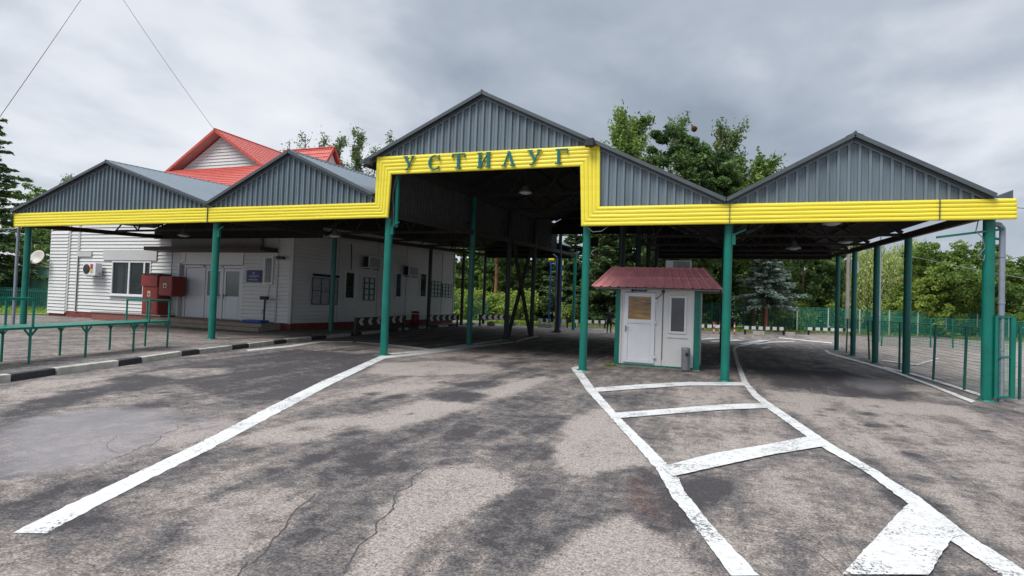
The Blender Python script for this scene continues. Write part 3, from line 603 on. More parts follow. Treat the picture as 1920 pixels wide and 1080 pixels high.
# gables ------------------------------------------------------------
def corr_wall(x0, x1, zt, zb, y, mats, name, parent, period=0.235, trimz=0.05, flip=1):
    mb = MB(); x = x0; cols = []
    k = 0
    while x < x1 - 1e-3:
        for f, d in ((0, 0.0), (0.02, -0.07), (0.27, -0.07), (0.33, 0.0), (0.62, 0.0), (0.64, -0.012), (0.70, -0.012), (0.72, 0.0)):
            xx = x + f * period
            if xx < x1: cols.append((xx, y + d * flip))
        x += period
    cols.append((x1, y))
    vs = []
    for xx, yy in cols: vs += [(xx, yy, zb(xx)), (xx, yy, max(zb(xx) + 0.001, zt(xx) - trimz))]
    mb.add(vs, [(2*i, 2*i + 2, 2*i + 3, 2*i + 1) for i in range(len(cols) - 1)])
    return mb.build(name, mats, parent, fixn=False)
def lin(pts):
    def f(x):
        for (a, za), (b, zb) in zip(pts, pts[1:]):
            if a <= x <= b: return za + (zb - za) * (x - a) / (b - a)
        return pts[0][1] if x < pts[0][0] else pts[-1][1]
    return f
G1 = [(-29.71, 5.16), (-23.79, 7.09), (-18.19, 5.24)]
G2 = [(-18.19, 5.24), (-14.51, 6.99), (-10.95, 5.36)]
GC = [(-11.45, 6.42), (-7.11, 8.42), (0.11, 4.85)]
G3 = [(0.11, 4.85), (3.09, 6.41), (5.97, 4.79)]
YF = 16.42
corr_wall(-29.6, -18.2, lin(G1), lambda x: 4.95, YF, CLAD, 'gable_cladding', canopy)
corr_wall(-18.18, -10.9, lin(G2), lambda x: 4.95, YF, CLAD, 'gable_cladding', canopy)
corr_wall(-10.9, -3.40, lin(GC), lambda x: 6.45, YF, CLAD, 'gable_cladding', canopy)
corr_wall(-3.40, 0.10, lin(GC), lambda x: 4.6, YF, CLAD, 'gable_cladding', canopy)
corr_wall(0.14, 5.9, lin(G3), lambda x: 4.6, YF, CLAD, 'gable_cladding', canopy)
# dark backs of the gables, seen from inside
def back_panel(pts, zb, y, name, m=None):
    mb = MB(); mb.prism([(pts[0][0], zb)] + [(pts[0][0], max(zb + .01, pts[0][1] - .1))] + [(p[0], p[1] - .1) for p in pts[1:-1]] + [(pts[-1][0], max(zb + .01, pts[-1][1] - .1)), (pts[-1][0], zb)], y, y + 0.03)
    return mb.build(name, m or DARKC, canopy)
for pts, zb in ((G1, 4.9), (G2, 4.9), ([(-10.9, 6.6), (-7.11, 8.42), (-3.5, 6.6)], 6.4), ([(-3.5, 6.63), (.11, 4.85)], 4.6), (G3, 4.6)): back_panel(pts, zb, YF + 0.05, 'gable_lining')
def slope(a, b, y0, y1, name='roof_sheet', m=None, per=0.26, amp=0.045, rise=True, lift=0.0):
    """corrugated sheet between eave/ridge points a and b (x,z at the front), running back"""
    mb = MB(); vs = []; k = 0; y = y0
    L = math.dist(a, b); nx = max(1, int(L / 0.35)); nrm = ((-(b[1] - a[1])) / L, (b[0] - a[0]) / L)
    if nrm[1] < 0: nrm = (-nrm[0], -nrm[1])
    ys_ = []
    while y < y1:
        for f, d in ((0, 0), (0.3, 1), (0.5, 1), (0.8, 0)): ys_.append((y + f * per, d * amp))
        y += per
    for yy, d in ys_:
        for i in range(nx + 1):
            for s in (0, 1):
                t = i / nx; st = 0.035 if s else 0.0
                if (i == 0 and s == 0) or (i == nx and s == 1): pass
                x = a[0] + (b[0] - a[0]) * t; z = a[1] + (b[1] - a[1]) * t + (zr(yy) if rise else 0) + lift
                vs.append((x + nrm[0] * (d + st), yy, z + nrm[1] * (d + st)))
    W = 2 * (nx + 1)
    fs = [(j*W + i, j*W + i + 1, (j+1)*W + i + 1, (j+1)*W + i) for j in range(len(ys_) - 1) for i in range(W - 1)]
    mb.add(vs, fs); o = mb.build(name, m or ROOFM, canopy, fixn=False)
    return o
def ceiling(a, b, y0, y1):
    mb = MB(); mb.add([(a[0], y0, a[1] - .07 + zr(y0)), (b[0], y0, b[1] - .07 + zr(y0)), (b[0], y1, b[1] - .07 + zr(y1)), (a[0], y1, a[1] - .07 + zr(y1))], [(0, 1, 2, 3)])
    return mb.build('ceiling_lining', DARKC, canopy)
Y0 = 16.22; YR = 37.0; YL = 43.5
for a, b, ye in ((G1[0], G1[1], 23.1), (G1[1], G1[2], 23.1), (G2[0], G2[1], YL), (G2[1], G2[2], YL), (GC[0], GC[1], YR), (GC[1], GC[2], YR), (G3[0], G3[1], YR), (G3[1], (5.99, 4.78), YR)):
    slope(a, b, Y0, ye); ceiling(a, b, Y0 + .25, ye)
# strip over the pavement, beside the white building
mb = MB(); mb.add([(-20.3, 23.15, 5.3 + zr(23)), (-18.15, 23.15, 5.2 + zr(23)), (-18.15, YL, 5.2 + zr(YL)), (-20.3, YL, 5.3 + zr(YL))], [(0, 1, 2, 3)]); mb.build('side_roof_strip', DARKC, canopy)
# ridge caps, barge flashing
for pts, ye in ((G1, 23.1), (G2, YL), (GC, YR), (G3, YR)):
    rx, rz = pts[1]; mb = MB()
    for s in (-1, 1): mb.add([(rx, Y0 - .03, rz + .075), (rx, ye, rz + .075 + zr(ye)), (rx + s * .2, ye, rz - .02 + zr(ye)), (rx + s * .2, Y0 - .03, rz - .02)], [(0, 1, 2, 3)])
    mb.tube((rx, Y0 - .06, rz + .06), (rx, ye, rz + .06 + zr(ye)), .035, n=8)
    mb.build('ridge_cap', TRIM, canopy, fixn=False)
    for a, b in ((pts[0], pts[1]), (pts[1], pts[2])):
        mb = MB(); mb.bar((a[0], Y0 - .03, a[1] + .01), (b[0], Y0 - .03, b[1] + .01), 0.05, 0.10, (0, 0, 1))
        mb.bar((a[0], 16.34, a[1] - .06), (b[0], 16.34, b[1] - .06), 0.10, 0.05, (0, 0, 1))
        mb.build('barge_flashing', [TRIM], canopy)
        mb = MB(); mb.bar((a[0], 16.355, a[1] - .115), (b[0], 16.355, b[1] - .115), 0.012, 0.05, (0, 0, 1)); mb.build('barge_edge', CLAD, canopy)
# small upturned flashing at the far right end
mb = MB(); mb.add([(5.95, 16.3, 4.76), (6.33, 16.3, 4.94), (6.33, 16.3, 4.74), (5.95, 17.5, 4.80), (6.33, 17.5, 4.98)], [(0, 1, 4, 3), (0, 2, 1)]); mb.build('gutter_flashing', TRIM, canopy, fixn=False)
# high side wall of the central hall
def corr_side(x, y0, y1, zb, zt, name, m, period=0.24):
    mb = MB(); y = y0; pr = []
    while y < y1:
        for f, d in ((0, 0), (0.08, .04), (0.38, .04), (0.46, 0)): pr.append((x + d, y + f * period))
        y += period
    vs = []
    for xx, yy in pr: vs += [(xx, yy, zb + zr(yy)), (xx, yy, zt + zr(yy))]
    mb.add(vs, [(2*i, 2*i + 2, 2*i + 3, 2*i + 1) for i in range(len(pr) - 1)]); return mb.build(name, m, canopy, fixn=False)
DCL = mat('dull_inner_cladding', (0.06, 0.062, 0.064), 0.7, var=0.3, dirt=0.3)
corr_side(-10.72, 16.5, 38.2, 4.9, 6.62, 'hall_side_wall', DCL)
# rear gables
mb = MB(); mb.prism([(-10.7, 7.3), (-7.11, 8.42 + .75), (-3.7, 7.35), (-3.7, 6.62), (-10.7, 6.62)], 36.9, 36.95); mb.build('rear_cladding', DARKC, canopy)
mb = MB(); mb.prism([(-3.7, 5.05), (-3.7, 7.35), (.11, 5.60), (3.09, 7.15), (6.0, 5.5), (6.0, 5.05)], 36.9, 36.95); mb.build('rear_cladding', DARKC, canopy)
mb = MB(); mb.prism([(-18.2, 5.55), (-18.2, 6.2), (-14.5, 7.95), (-10.9, 6.35), (-10.9, 5.55)], 43.3, 43.35); mb.build('rear_cladding', DARKC, canopy)
mb = MB(); mb.prism([(-29.6, 4.75), (-29.6, 5.3), (-23.79, 7.25), (-18.3, 5.45), (-18.3, 4.75)], 23.0, 23.05); mb.build('rear_cladding', DARKC, canopy)
# columns -----------------------------------------------------------
def column(x, y, z0, z1, r=0.12, stub=0, m=None):
    mb = MB(); mb.tube((x, y, z0), (x, y, z1), r, n=20)
    c = mb.build('column', m or GREEN, canopy)
    if z0 < 1:
        mb = MB(); mb.lathe((x, y, z0), [(r + .07, 0), (r + .065, .02), (r + .015, .03), (r, .032)], 20); mb.build('footing', m or GREEN, c)
    if z0 < 1 and y < 17:
        for k in range(4):
            mb = MB(); a_ = k * math.pi / 2 + .785; mb.tube((x + math.cos(a_) * (r + .04), y + math.sin(a_) * (r + .04), z0 + .02), (x + math.cos(a_) * (r + .04), y + math.sin(a_) * (r + .04), z0 + .05), .012, n=6); mb.build('bolt', STEEL, c)
    if stub:
        mb = MB(); mb.tube((x + r * .8, y - .05, z1 - .35), (x + r + .32, y - .12, z1 - .2), .03, n=6); mb.box(x + r - .02, x + r + .07, y - .08, y + .02, z1 - .6, z1 - .3)
        mb.build('bracket', m or GREEN, c)
    return c
column(-29.13, 16.6, .12, 4.55, .125)
column(-18.09, 16.6, .12, 4.6, .128, 1)
column(-10.50, 16.6, 0, 4.65, .13, 1)
column(-10.25, 16.62, 4.3, 6.15, .075)
column(-3.73, 16.6, 0, 6.05, .115)
column(0.19, 16.6, 0, 4.3, .113, 1)
column(5.99, 16.6, 0, 4.35, .12)
for y in (23.7, 28.8, 33.8, 39.0, 43.2): column(-18.09, y, .12, 4.6 + zr(y), .12, 0, GREEND if y < 24 else SHADEPOST)
for y in (23.3, 28.0, 32.3): column(-10.40, y, 0, 6.3 + zr(y), .125, 0, GREEND if y < 24 else SHADEPOST)
column(-10.40, 38.1, 0, 6.3 + zr(38.1), .12, 0, SHADEPOST); column(-10.4, 42.6, 0, 4.9 + zr(42.6), .12)
for y in (23.1, 28.0, 32.2, 36.4): column(-3.73, y, 0, 6.2 + zr(y), .135, 0, SHADEPOST)
for y in (22.8, 26.9, 31.0, 35.0): column(.19, y, 0, 4.3 + zr(y), .12, 0, SHADEPOST)
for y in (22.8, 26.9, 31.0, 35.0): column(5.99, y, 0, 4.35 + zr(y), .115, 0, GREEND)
mb = MB(); mb.box(-10.75, -10.25, 37.8, 38.4, 0, .05); mb.add([(-10.65, 37.85, .05), (-10.15, 37.85, .05), (-10.15, 38.35, .05), (-10.65, 38.35, .05), (-10.45, 38.05, .35), (-10.35, 38.05, .35), (-10.35, 38.15, .35), (-10.45, 38.15, .35)], [(0,1,5,4),(1,2,6,5),(2,3,7,6),(3,0,4,7)])
mb.build('column_base', STEEL, canopy)
# corner column arm and brackets
mb = MB(); mb.bar((4.9, 16.45, 3.86), (6.25, 16.55, 4.06), .05, .05); mb.tube((6.1, 16.6, 3.85), (6.3, 16.6, 3.8), .03, n=6); mb.build('green_arm', GREEN, canopy)
# drain pipes
def pipe(pts, r=.062):
    mb = MB(); mb.path(pts, r, 12)
    for p in pts[1:-1]: mb.lathe((p[0], p[1], p[2]), [(0, -r), (r * .8, -r * .6), (r * 1.02, 0), (r * .8, r * .6), (0, r)], 10)
    for z in (1.2, 2.3, 3.4): mb.tube((pts[-1][0], pts[-1][1], z), (pts[-1][0], pts[-1][1], z + .05), r + .012, n=12)
    return mb.build('downpipe', GREYPIPE, canopy)
pipe([(6.05, 16.6, 4.18), (6.18, 16.6, 4.18), (6.25, 16.6, 4.08), (6.25, 16.6, .02)])
pipe([(-29.5, 16.6, 4.7), (-29.75, 16.6, 4.6), (-29.82, 16.6, 4.4), (-29.82, 16.6, .12)])
pipe([(-10.95, 38.2, 5.4), (-10.65, 38.2, 5.2), (-10.6, 38.2, 0.1)], .05)
# longitudinal beams and trusses ---------------------------------------
for x, z, ye, m in ((-29.13, 4.6, 23, RUST), (-18.09, 4.72, YL, STEEL), (-10.4, 4.72, YL, STEEL), (-10.4, 6.4, 38, STEEL), (-3.73, 6.3, YR, STEEL), (-3.73, 4.45, 17.5, STEEL), (.19, 4.42, YR, STEEL), (5.99, 4.44, YR, RUST)):
    mb = MB(); mb.bar((x, 16.45, z), (x, ye, z + zr(ye)), .14, .2); mb.build('long_beam', m, canopy)
def truss(x0, x1, zb, top, y, n=4):
    mb = MB(); zz = zr(y); zb += zz; t = lambda x: lin(top)(x) + zz - .22
    mb.bar((x0, y, zb), (x1, y, zb), .08, .10)
    xs = sorted(set([x0, x1] + [p[0] for p in top if x0 < p[0] < x1]))
    for a, b in zip(xs, xs[1:]): mb.bar((a, y, t(a)), (b, y, t(b)), .08, .10)
    for i in range(n):
        a = x0 + (x1 - x0) * i / n; b = x0 + (x1 - x0) * (i + 1) / n; c = (a + b) / 2
        mb.bar((a, y, zb), (c, y, t(c)), .05, .05); mb.bar((c, y, t(c)), (b, y, zb), .05, .05)
    mb.build('truss', STEEL, canopy)
for y in (16.8, 23.3, 28.0, 32.3, 36.6):
    truss(-10.4, -3.73, 6.35, GC, y, 4)
    truss(-3.73, .15, 4.5, GC, y, 3)
    truss(.2, 5.95, 4.5, G3, y, 4); truss(-18.1, -10.6, 4.75, G2, y, 5)
for y in (16.8, 20.5): truss(-29.1, -18.2, 4.7, G1, y, 7)
truss(-18.1, -10.6, 4.75, G2, 42.9, 5)
# purlins under the right hall and centre hall
for x in (1.2, 2.2, 3.09, 4.0, 5.0):
    mb = MB(); z = lin(G3)(x) - .14; mb.bar((x, 16.6, z), (x, YR, z + zr(YR)), .05, .08); mb.build('purlin', RUST, canopy)
for x in (-9.3, -8.2, -7.11, -5.8, -4.5, -2.4, -1.1):
    mb = MB(); z = lin(GC)(x) - .14; mb.bar((x, 16.6, z), (x, YR, z + zr(YR)), .05, .08); mb.build('purlin', STEEL, canopy)
# lattice cross brace
def lattice(p, q, wv=.28):
    p = Vector(p); q = Vector(q); d = (q - p); n = int(d.length / .45); off = Vector((0, 1, 0)) * wv / 2; mb.bar(p + off, q + off, .09, .09); mb.bar(p - off, q - off, .09, .09)
    for i in range(n):
        a = p + d * (i / n); b = p + d * ((i + 1) / n); s = off if i % 2 else -off; mb.bar(a + s, b - s, .03, .03)
mb = MB(); lattice((-10.45, 28.4, .1), (-10.45, 31.9, 5.2)); mb.build('cross_brace', STEEL, canopy)
mb = MB(); lattice((-10.35, 31.9, .1), (-10.35, 28.4, 5.2)); mb.build('cross_brace', STEEL, canopy)
# small sign panel under the rear of the hall
mb = MB(); mb.box(-8.0, -7.45, 36.5, 36.6, 5.75, 6.35); mb.build('panel', STEEL, canopy)

# pendant dome lamps -----------------------------------------------------
GLOW = mat('milky_lamp_glass', (0.55, 0.57, 0.6), 0.3, var=0.05); LG = mat('lamp_grey', (0.22, 0.22, 0.22), 0.4, metal=0.3, var=.2)
def dome_lamp():
    t = thing('pendant_lamp', '', 'lamp', (0, 0, 0), 'dome lamps hanging under the canopy')
    mb = MB(); mb.lathe((0, 0, 0), [(.04, .30), (.09, .27), (.12, .16), (.24, .06), (.27, 0), (.25, 0), (.22, .05), (.1, .14)], 20); mb.build('lamp_shade', LG, t)
    mb = MB(); mb.lathe((0, 0, 0), [(0, -.05), (.12, -.04), (.2, 0), (.22, .03), (0, .03)], 16); mb.build('lamp_glass', GLOW, t)
    mb = MB(); mb.tube((0, 0, .28), (0, 0, .85), .012, n=6); mb.build('cord', CABLE, t)
    return t
lamps = [(-15.2, 19.9, 4.42, 'grey dome lamp hanging above the kerb between second and third front posts'),
         (-23.7, 19.9, 4.5, 'grey dome lamp hanging in front of the brown porch roof'),
         (-6.87, 20.0, 6.0, 'lit looking dome lamp nearest under the high central hall roof'),
         (-4.5, 25.5, 6.05, 'smaller dome lamp deeper in the central hall'),
         (2.6, 24.0, 4.35, 'dome lamp low under the right hall ceiling'),
         (3.1, 19.2, 4.6, 'dome lamp near the yellow fascia of the right hall'),
         (4.6, 25.5, 4.75, 'small dome lamp near the right row of posts')]
lp = dome_lamp()
for i, (x, y, z, lb) in enumerate(lamps):
    o = lp if i == 0 else copy_tree(lp); place(o, (x, y, z), 0, 1, lb)
def flood(x, z, lb):
    t = thing('floodlight', lb, 'floodlight', (x, 16.15, z), 'floodlights on the fascia corners')
    mb = MB(); mb.box(x - .13, x + .13, 16.0, 16.14, z - .02, z + .22); mb.box(x - .04, x + .04, 16.14, 16.3, z + .0, z + .06); mb.build('housing', STEEL, t, bevel=.015)
    mb = MB(); mb.box(x - .11, x + .11, 15.985, 15.998, z, z + .2); mb.build('lens', GLASS, t)
flood(-11.06, 6.32, 'dark floodlight on the left corner of the raised yellow frame')
flood(-3.62, 6.50, 'dark floodlight on the right corner of the raised yellow frame')
def text_obj(s, size, x, y, z, m, parent, depth=.004, rot=(math.pi/2, 0, 0)):
    cu = bpy.data.curves.new('lettering', 'FONT'); cu.body = s; cu.size = size; cu.extrude = depth; cu.align_x = 'CENTER'
    o = bpy.data.objects.new('lettering', cu); COL.objects.link(o); dg = bpy.context.evaluated_depsgraph_get()
    me = bpy.data.meshes.new_from_object(o.evaluated_get(dg)); bpy.data.objects.remove(o)
    me.materials.clear(); me.materials.append(m)
    o = bpy.data.objects.new('lettering', me); COL.objects.link(o)
    off = BASE[parent.name] if parent.name in BASE else Vector((0, 0, 0)); pp = parent
    while pp is not None and pp.name not in BASE: pp = pp.parent
    off = BASE[pp.name]
    o.parent = parent; o.location = Vector((x, y, z)) - off; o.rotation_euler = rot; return o

# loose cables at the heads of the front posts
for pts in ([(-3.70, 16.35, 4.2), (-3.5, 16.35, 4.05), (-3.25, 16.35, 4.07), (-3.05, 16.38, 4.22)], [(5.75, 16.5, 4.3), (5.68, 16.45, 4.0), (5.8, 16.42, 3.85), (5.86, 16.45, 3.6), (5.72, 16.45, 3.4), (5.84, 16.45, 3.3), (5.88, 16.5, 3.45)], [(-10.2, 16.45, 6.0), (-10.35, 16.5, 5.4), (-10.3, 16.5, 4.9), (-10.28, 16.5, 4.3)]):
    mb = MB(); mb.path(pts, .012, 5); mb.build('loose_cable', WIREG, canopy)
# ================================================================ white building
bld = thing('checkpoint_building', 'white siding building with red tiled roofs beside the canopy', 'building', (-28.5, 23.3, .12))
def siding(axis, c, a0, a1, z0, z1, holes, out, name, parent, pitch=0.2, m=None, slope=0.0):
    """lap siding; axis 'x': wall in plane y=c facing out (-1/+1 on y); 'y': wall in plane x=c."""
    mb = MB(); zs = [z0]; z = z0
    while z < z1: z = min(z + pitch, z1); zs.append(z)
    for h in holes: zs += [h[2], h[3]]
    zs = sorted(set(round(q, 4) for q in zs if z0 <= q <= z1))
    def off(z, top): # sawtooth: bottom of a board stands proud
        k = (z - z0) / pitch; f = k - math.floor(k + 1e-6)
        if top and f < 1e-3: f = 1.0
        return 0.045 * (1 - f) + 0.004
    for za, zb in zip(zs, zs[1:]):
        zm = (za + zb) / 2; spans = [(a0, a1)]
        for h in holes:
            if h[2] < zm < h[3]:
                ns = []
                for s in spans:
                    if h[1] <= s[0] or h[0] >= s[1]: ns.append(s); continue
                    if h[0] > s[0]: ns.append((s[0], h[0]))
                    if h[1] < s[1]: ns.append((h[1], s[1]))
                spans = ns
        o0, o1 = off(za, False), off(zb, True)
        lip = abs(((za - z0) / pitch) - round((za - z0) / pitch)) < 1e-3
        for s0, s1 in spans:
            def P(a, z, o): return (a, c + out * o, z) if axis == 'x' else (c + out * o, a, z)
            last = abs((zb - z0) / pitch - round((zb - z0) / pitch)) < 1e-3 and zb - za > .05
            zt = zb - .026 if last else zb
            mb.add([P(s0, za, o0), P(s1, za, o0), P(s1, zt, o1), P(s0, zt, o1)], [(0, 1, 2, 3)])
            if last: mb.add([P(s0, zt, o1), P(s1, zt, o1), P(s1, zt, -.03), P(s0, zt, -.03), P(s0, zb, -.03), P(s1, zb, -.03)], [(0, 1, 2, 3), (3, 2, 5, 4)])
            if lip: mb.add([P(s0, za, -.03), P(s1, za, -.03), P(s1, za, o0), P(s0, za, o0)], [(0, 1, 2, 3)])
    return mb.build(name, m or WHITE, parent, fixn=False)
FY = 23.3
win1 = (-33.17, -30.03, 1.54, 3.52); doorh = (-27.75, -23.55, .5, 3.35); slit = (-21.95, -21.5, 2.5, 3.75)
siding('x', FY, -36.9, -27.95, .48, 7.3, [win1], -1, 'wall', bld); siding('x', FY - .06, -38.55, -36.98, .30, 5.3, [], -1, 'wall', bld)
siding('x', FY + .25, -27.95, -23.4, .48, 5.2, [doorh], -1, 'wall', bld)
siding('x', FY, -23.4, -20.28, .48, 7.3, [slit], -1, 'wall', bld)
mb = MB(); mb.box(-27.9, -23.45, FY - .02, FY + .2, 3.38, 5.2); mb.box(-28.0, -27.9, FY - .04, FY + .27, .48, 5.2); mb.box(-23.45, -23.38, FY - .02, FY + .27, .48, 3.38); mb.build('porch_recess', WHITE, bld)
SH = [(24.81, 26.84), ]
w2 = (27.55, 28.75, 1.75, 3.45); w3 = (33.0, 34.0, 1.95, 3.7); w4 = (36.3, 37.5, 2.05, 3.9)
siding('y', -20.28, FY, 41.9, .48, 6.6, [w2, w3, w4], 1, 'wall', bld)
siding('y', -38.55, FY - .06, 41.9, .48, 7.3, [], -1, 'wall', bld)
mb = MB(); mb.box(-36.6, -20.5, 41.6, 41.9, .48, 6.6); mb.build('wall', WHITE, bld)
mb = MB(); mb.box(-38.5, -20.23, FY - .02, 41.95, .0, .295); mb.box(-36.9, -20.23, FY - .02, 41.95, .295, .47); mb.build('plinth', PLINTH, bld)
INT = mat('dim_interior', (0.05, 0.05, 0.045), 0.9, var=.3)
mb = MB(); mb.box(-36.6, -20.7, FY + 1.6, FY + 1.65, .5, 4.9); mb.box(-22.6, -22.55, FY + 1.6, 41, .5, 4.9); mb.box(-36.6, -20.7, FY + .3, 41.5, 4.9, 4.95); mb.build('inner_wall', INT, bld)
# corner strips
TW = mat('white_corner_trim', (0.54, 0.53, 0.51), .4, var=.05, dirt=.1)
for bx_ in [(x0, x1, FY - .075, FY, .46, 7.2) for x0, x1 in ((-38.6, -38.5), (-36.98, -36.82), (-36.15, -35.98), (-21.2, -21.12), (-20.36, -20.302))] + [(-20.3, -20.2, FY - .07, FY + .08, .46, 6.5), (-20.26, -20.2, 41.8, 41.97, .46, 6.5)]:
    mb = MB(); mb.box(*bx_); mb.build('corner_trim', TW, bld)
for y in (26.95, 30.9, 34.4, 37.8, 39.78): mb = MB(); mb.box(-20.28, -20.222, y, y + .05, .48, 6.2); mb.build('wall_seam_trim', TW, bld)
for bx_ in ((-35.97, -34.9, FY - .10, FY - .05, 3.75, 4.05), (-33.9, -29.6, FY - .10, FY - .05, 3.56, 4.15)): mb = MB(); mb.box(*bx_); mb.build('wall_panel', TW, bld)
# front window
def window(x0, x1, z0, z1, y, mulls, parent, label=None, gl=GLASSG, fr=.09, face=-1):
    mb = MB(); ya, yb = y - .07, y + .03
    mb.box(x0, x1, ya, yb, z0, z0 + fr); mb.box(x0, x1, ya, yb, z1 - fr, z1)
    mb.box(x0, x0 + fr, ya, yb, z0 + fr, z1 - fr); mb.box(x1 - fr, x1, ya, yb, z0 + fr, z1 - fr)
    for m_ in mulls: mb.box(m_ - fr * .7, m_ + fr * .7, ya, yb, z0 + fr, z1 - fr)
    w_ = mb.build('window_frame', WHITEP, parent, bevel=.01)
    mb = MB(); mb.box(x0 + fr, x1 - fr, y - .012, y, z0 + fr, z1 - fr); mb.build('pane', gl, w_)
    mb = MB(); mb.box(x0 - .08, x1 + .08, y - .18, y - .07, z0 - .05, z0 + .01); mb.build('sill', WHITEP, w_)
    return w_
SEE = bpy.data.materials.new('window_pane_glass'); t_, b_ = nodes(SEE); b_.inputs['Base Color'].default_value = (0.8, .85, .85, 1); b_.inputs['Roughness'].default_value = .03; b_.inputs['Alpha'].default_value = 0.35; b_.inputs['Specular IOR Level'].default_value = .9
b_.inputs['Base Color'].default_value = (0.03, .045, .035, 1)
wf = window(*win1[:2], *win1[2:], FY, [-31.75, -30.55], bld, gl=SEE)
mb = MB()
for x0, x1 in ((-33.05, -32.55), (-32.45, -31.95), (-30.95, -30.7)):
    n = 12; vs = []
    for i in range(n + 1):
        x = x0 + (x1 - x0) * i / n; y = FY + .22 + .05 * math.sin(i * 2.1); vs += [(x, y, 1.6), (x, y, 3.5)]
    mb.add(vs, [(2*i, 2*i + 2, 2*i + 3, 2*i + 1) for i in range(n)])
mb.build('curtain', CURT, wf, fixn=False)
random.seed(2); mb = MB()
LEAFP = mat('house_plant_leaf', (0.04, 0.13, 0.03), .5, var=.4, scale=9)
for i in range(160):
    c = Vector((random.uniform(-31.55, -30.75), FY + .2 + random.random() * .3, 1.65 + abs(random.gauss(0, .28)))); d = Vector((random.gauss(0, 1), random.gauss(0, 1), random.gauss(0, .6))).normalized() * .09; u = d.cross(Vector((random.random(), random.random(), 1))).normalized() * .04
    mb.add([c - d, c + u, c + d, c - u], [(0, 1, 2, 3)])
mb.build('window_plant', LEAFP, wf, fixn=False)
window(-20.0, -19.9, 0, .1, 0, [], bld) if False else None
# slit window
mb = MB(); mb.box(-22.03, -21.42, FY - .085, FY - .05, 2.42, 3.83); sw = mb.build('window_frame', WHITEP, bld)
mb = MB(); mb.box(-21.95, -21.5, FY - .095, FY - .086, 2.5, 3.75); mb.build('pane', GLASS, sw)
mb = MB()
for x in (-21.85, -21.73, -21.62): mb.box(x, x + .05, FY - .105, FY - .096, 2.5, 3.75)
mb.build('blind', CURT, sw)
# side windows
for i, (y0, y1, z0, z1) in enumerate((w2, w3, w4)):
    mb = MB(); f = .12
    mb.box(-20.30, -20.20, y0, y1, z0, z0 + f); mb.box(-20.30, -20.20, y0, y1, z1 - f, z1); mb.box(-20.30, -20.20, y0, y0 + f, z0 + f, z1 - f); mb.box(-20.30, -20.20, y1 - f * 2.2, y1, z0 + f, z1 - f)
    wo = mb.build('window_frame', WHITEP, bld)
    mb = MB(); mb.box(-20.27, -20.25, y0 + f, y1 - f * 2.2, z0 + f, z1 - f); mb.build('pane', GLASS, wo)
    if i == 0:
        mb = MB(); 
        for k in range(6): mb.bar((-20.235, y0 + f, z0 + .2 + k * .25), (-20.235, y1 - .3, z0 + .35 + k * .25), .015, .015)
        mb.build('window_grille', STEEL, wo)
# doors under the porch
DY = FY + .22
mb = MB()
for x0, x1 in ((-27.75, -27.62), (-26.33, -26.2), (-25.02, -24.92), (-23.68, -23.55)): mb.box(x0, x1, DY - .08, DY + .02, .5, 3.35)
mb.box(-27.62, -23.68, DY - .08, DY + .02, 3.22, 3.35); mb.build('door_frame', WHITEP, bld, bevel=.01)
mb = MB(); mb.box(-27.6, -26.35, DY - .04, DY, .52, 1.7); mb.box(-27.6, -26.35, DY - .04, DY, 1.78, 3.2); mb.box(-27.6, -26.35, DY - .06, DY + .0, 1.705, 1.775); mb.build('side_panel', WHITEP, bld)
def leaf_door(x0, x1, hx):
    mb = MB(); mb.box(x0, x1, DY - .05, DY, .52, 1.72); mb.box(x0, x0 + .14, DY - .05, DY, 1.72, 3.2); mb.box(x1 - .14, x1, DY - .05, DY, 1.72, 3.2); mb.box(x0 + .14, x1 - .14, DY - .05, DY, 3.05, 3.2)
    mb.box(x0 + .14, x0 + .17, DY - .06, DY - .05, .65, 1.6); mb.box(x1 - .17, x1 - .14, DY - .06, DY - .05, .65, 1.6)
    d = mb.build('door', WHITEP, bld)
    mb = MB(); mb.box(x0 + .14, x1 - .14, DY - .03, DY - .01, 1.72, 3.05); mb.build('pane', GLASSG, d)
    mb = MB(); mb.path([(hx, DY - .05, 1.75), (hx, DY - .13, 1.75), (hx + .12, DY - .14, 1.72)], .016, 6); mb.tube((hx, DY - .13, 1.85), (hx, DY - .13, 1.55), .014, n=6); mb.build('handle', BLACK, d)
leaf_door(-26.18, -25.04, -25.15); leaf_door(-24.9, -23.7, -24.8)
# porch: roof slab, steps, brick bench
mb = MB(); mb.box(-29.05, -21.15, 22.0, 23.22, 4.03, 4.23); mb.build('porch_roof', BROWN, bld, bevel=.01)
PORCH = mat('grey_board', (0.30, 0.29, 0.275), .7, var=.15)  # plain grey board of the band above the porch roof
mb = MB(); mb.box(-28.3, -22.1, 23.02, 23.26, 4.23, 4.95); mb.build('porch_parapet', PORCH, bld)
mb = MB(); mb.box(-27.9, -20.75, 21.9, 23.22, .12, .46); mb.box(-27.2, -20.4, 21.35, 21.9, .12, .29); mb.build('porch_step', mat('sandy_concrete', (0.31, 0.25, 0.20), .85, var=.2, dirt=.3, bump=.3), bld, bevel=.02)
def brick_mat():
    m = bpy.data.materials.new('red_brick_paving'); t, b = nodes(m); tc_ = t.nodes.new('ShaderNodeNewGeometry'); mp = t.nodes.new('ShaderNodeMapping'); mp.inputs['Rotation'].default_value = (R(90), 0, 0)
    t.links.new(tc_.outputs['Position'], mp.inputs[0]); br = t.nodes.new('ShaderNodeTexBrick'); br.inputs['Scale'].default_value = 3.2; br.inputs['Color1'].default_value = (0.30, .085, .06, 1); br.inputs['Color2'].default_value = (0.22, .06, .045, 1); br.inputs['Mortar'].default_value = (.18, .14, .12, 1)
    br.inputs['Mortar Size'].default_value = .03; t.links.new(mp.outputs[0], br.inputs['Vector']); t.links.new(br.outputs['Color'], b.inputs['Base Color']); b.inputs['Roughness'].default_value = .8; return m
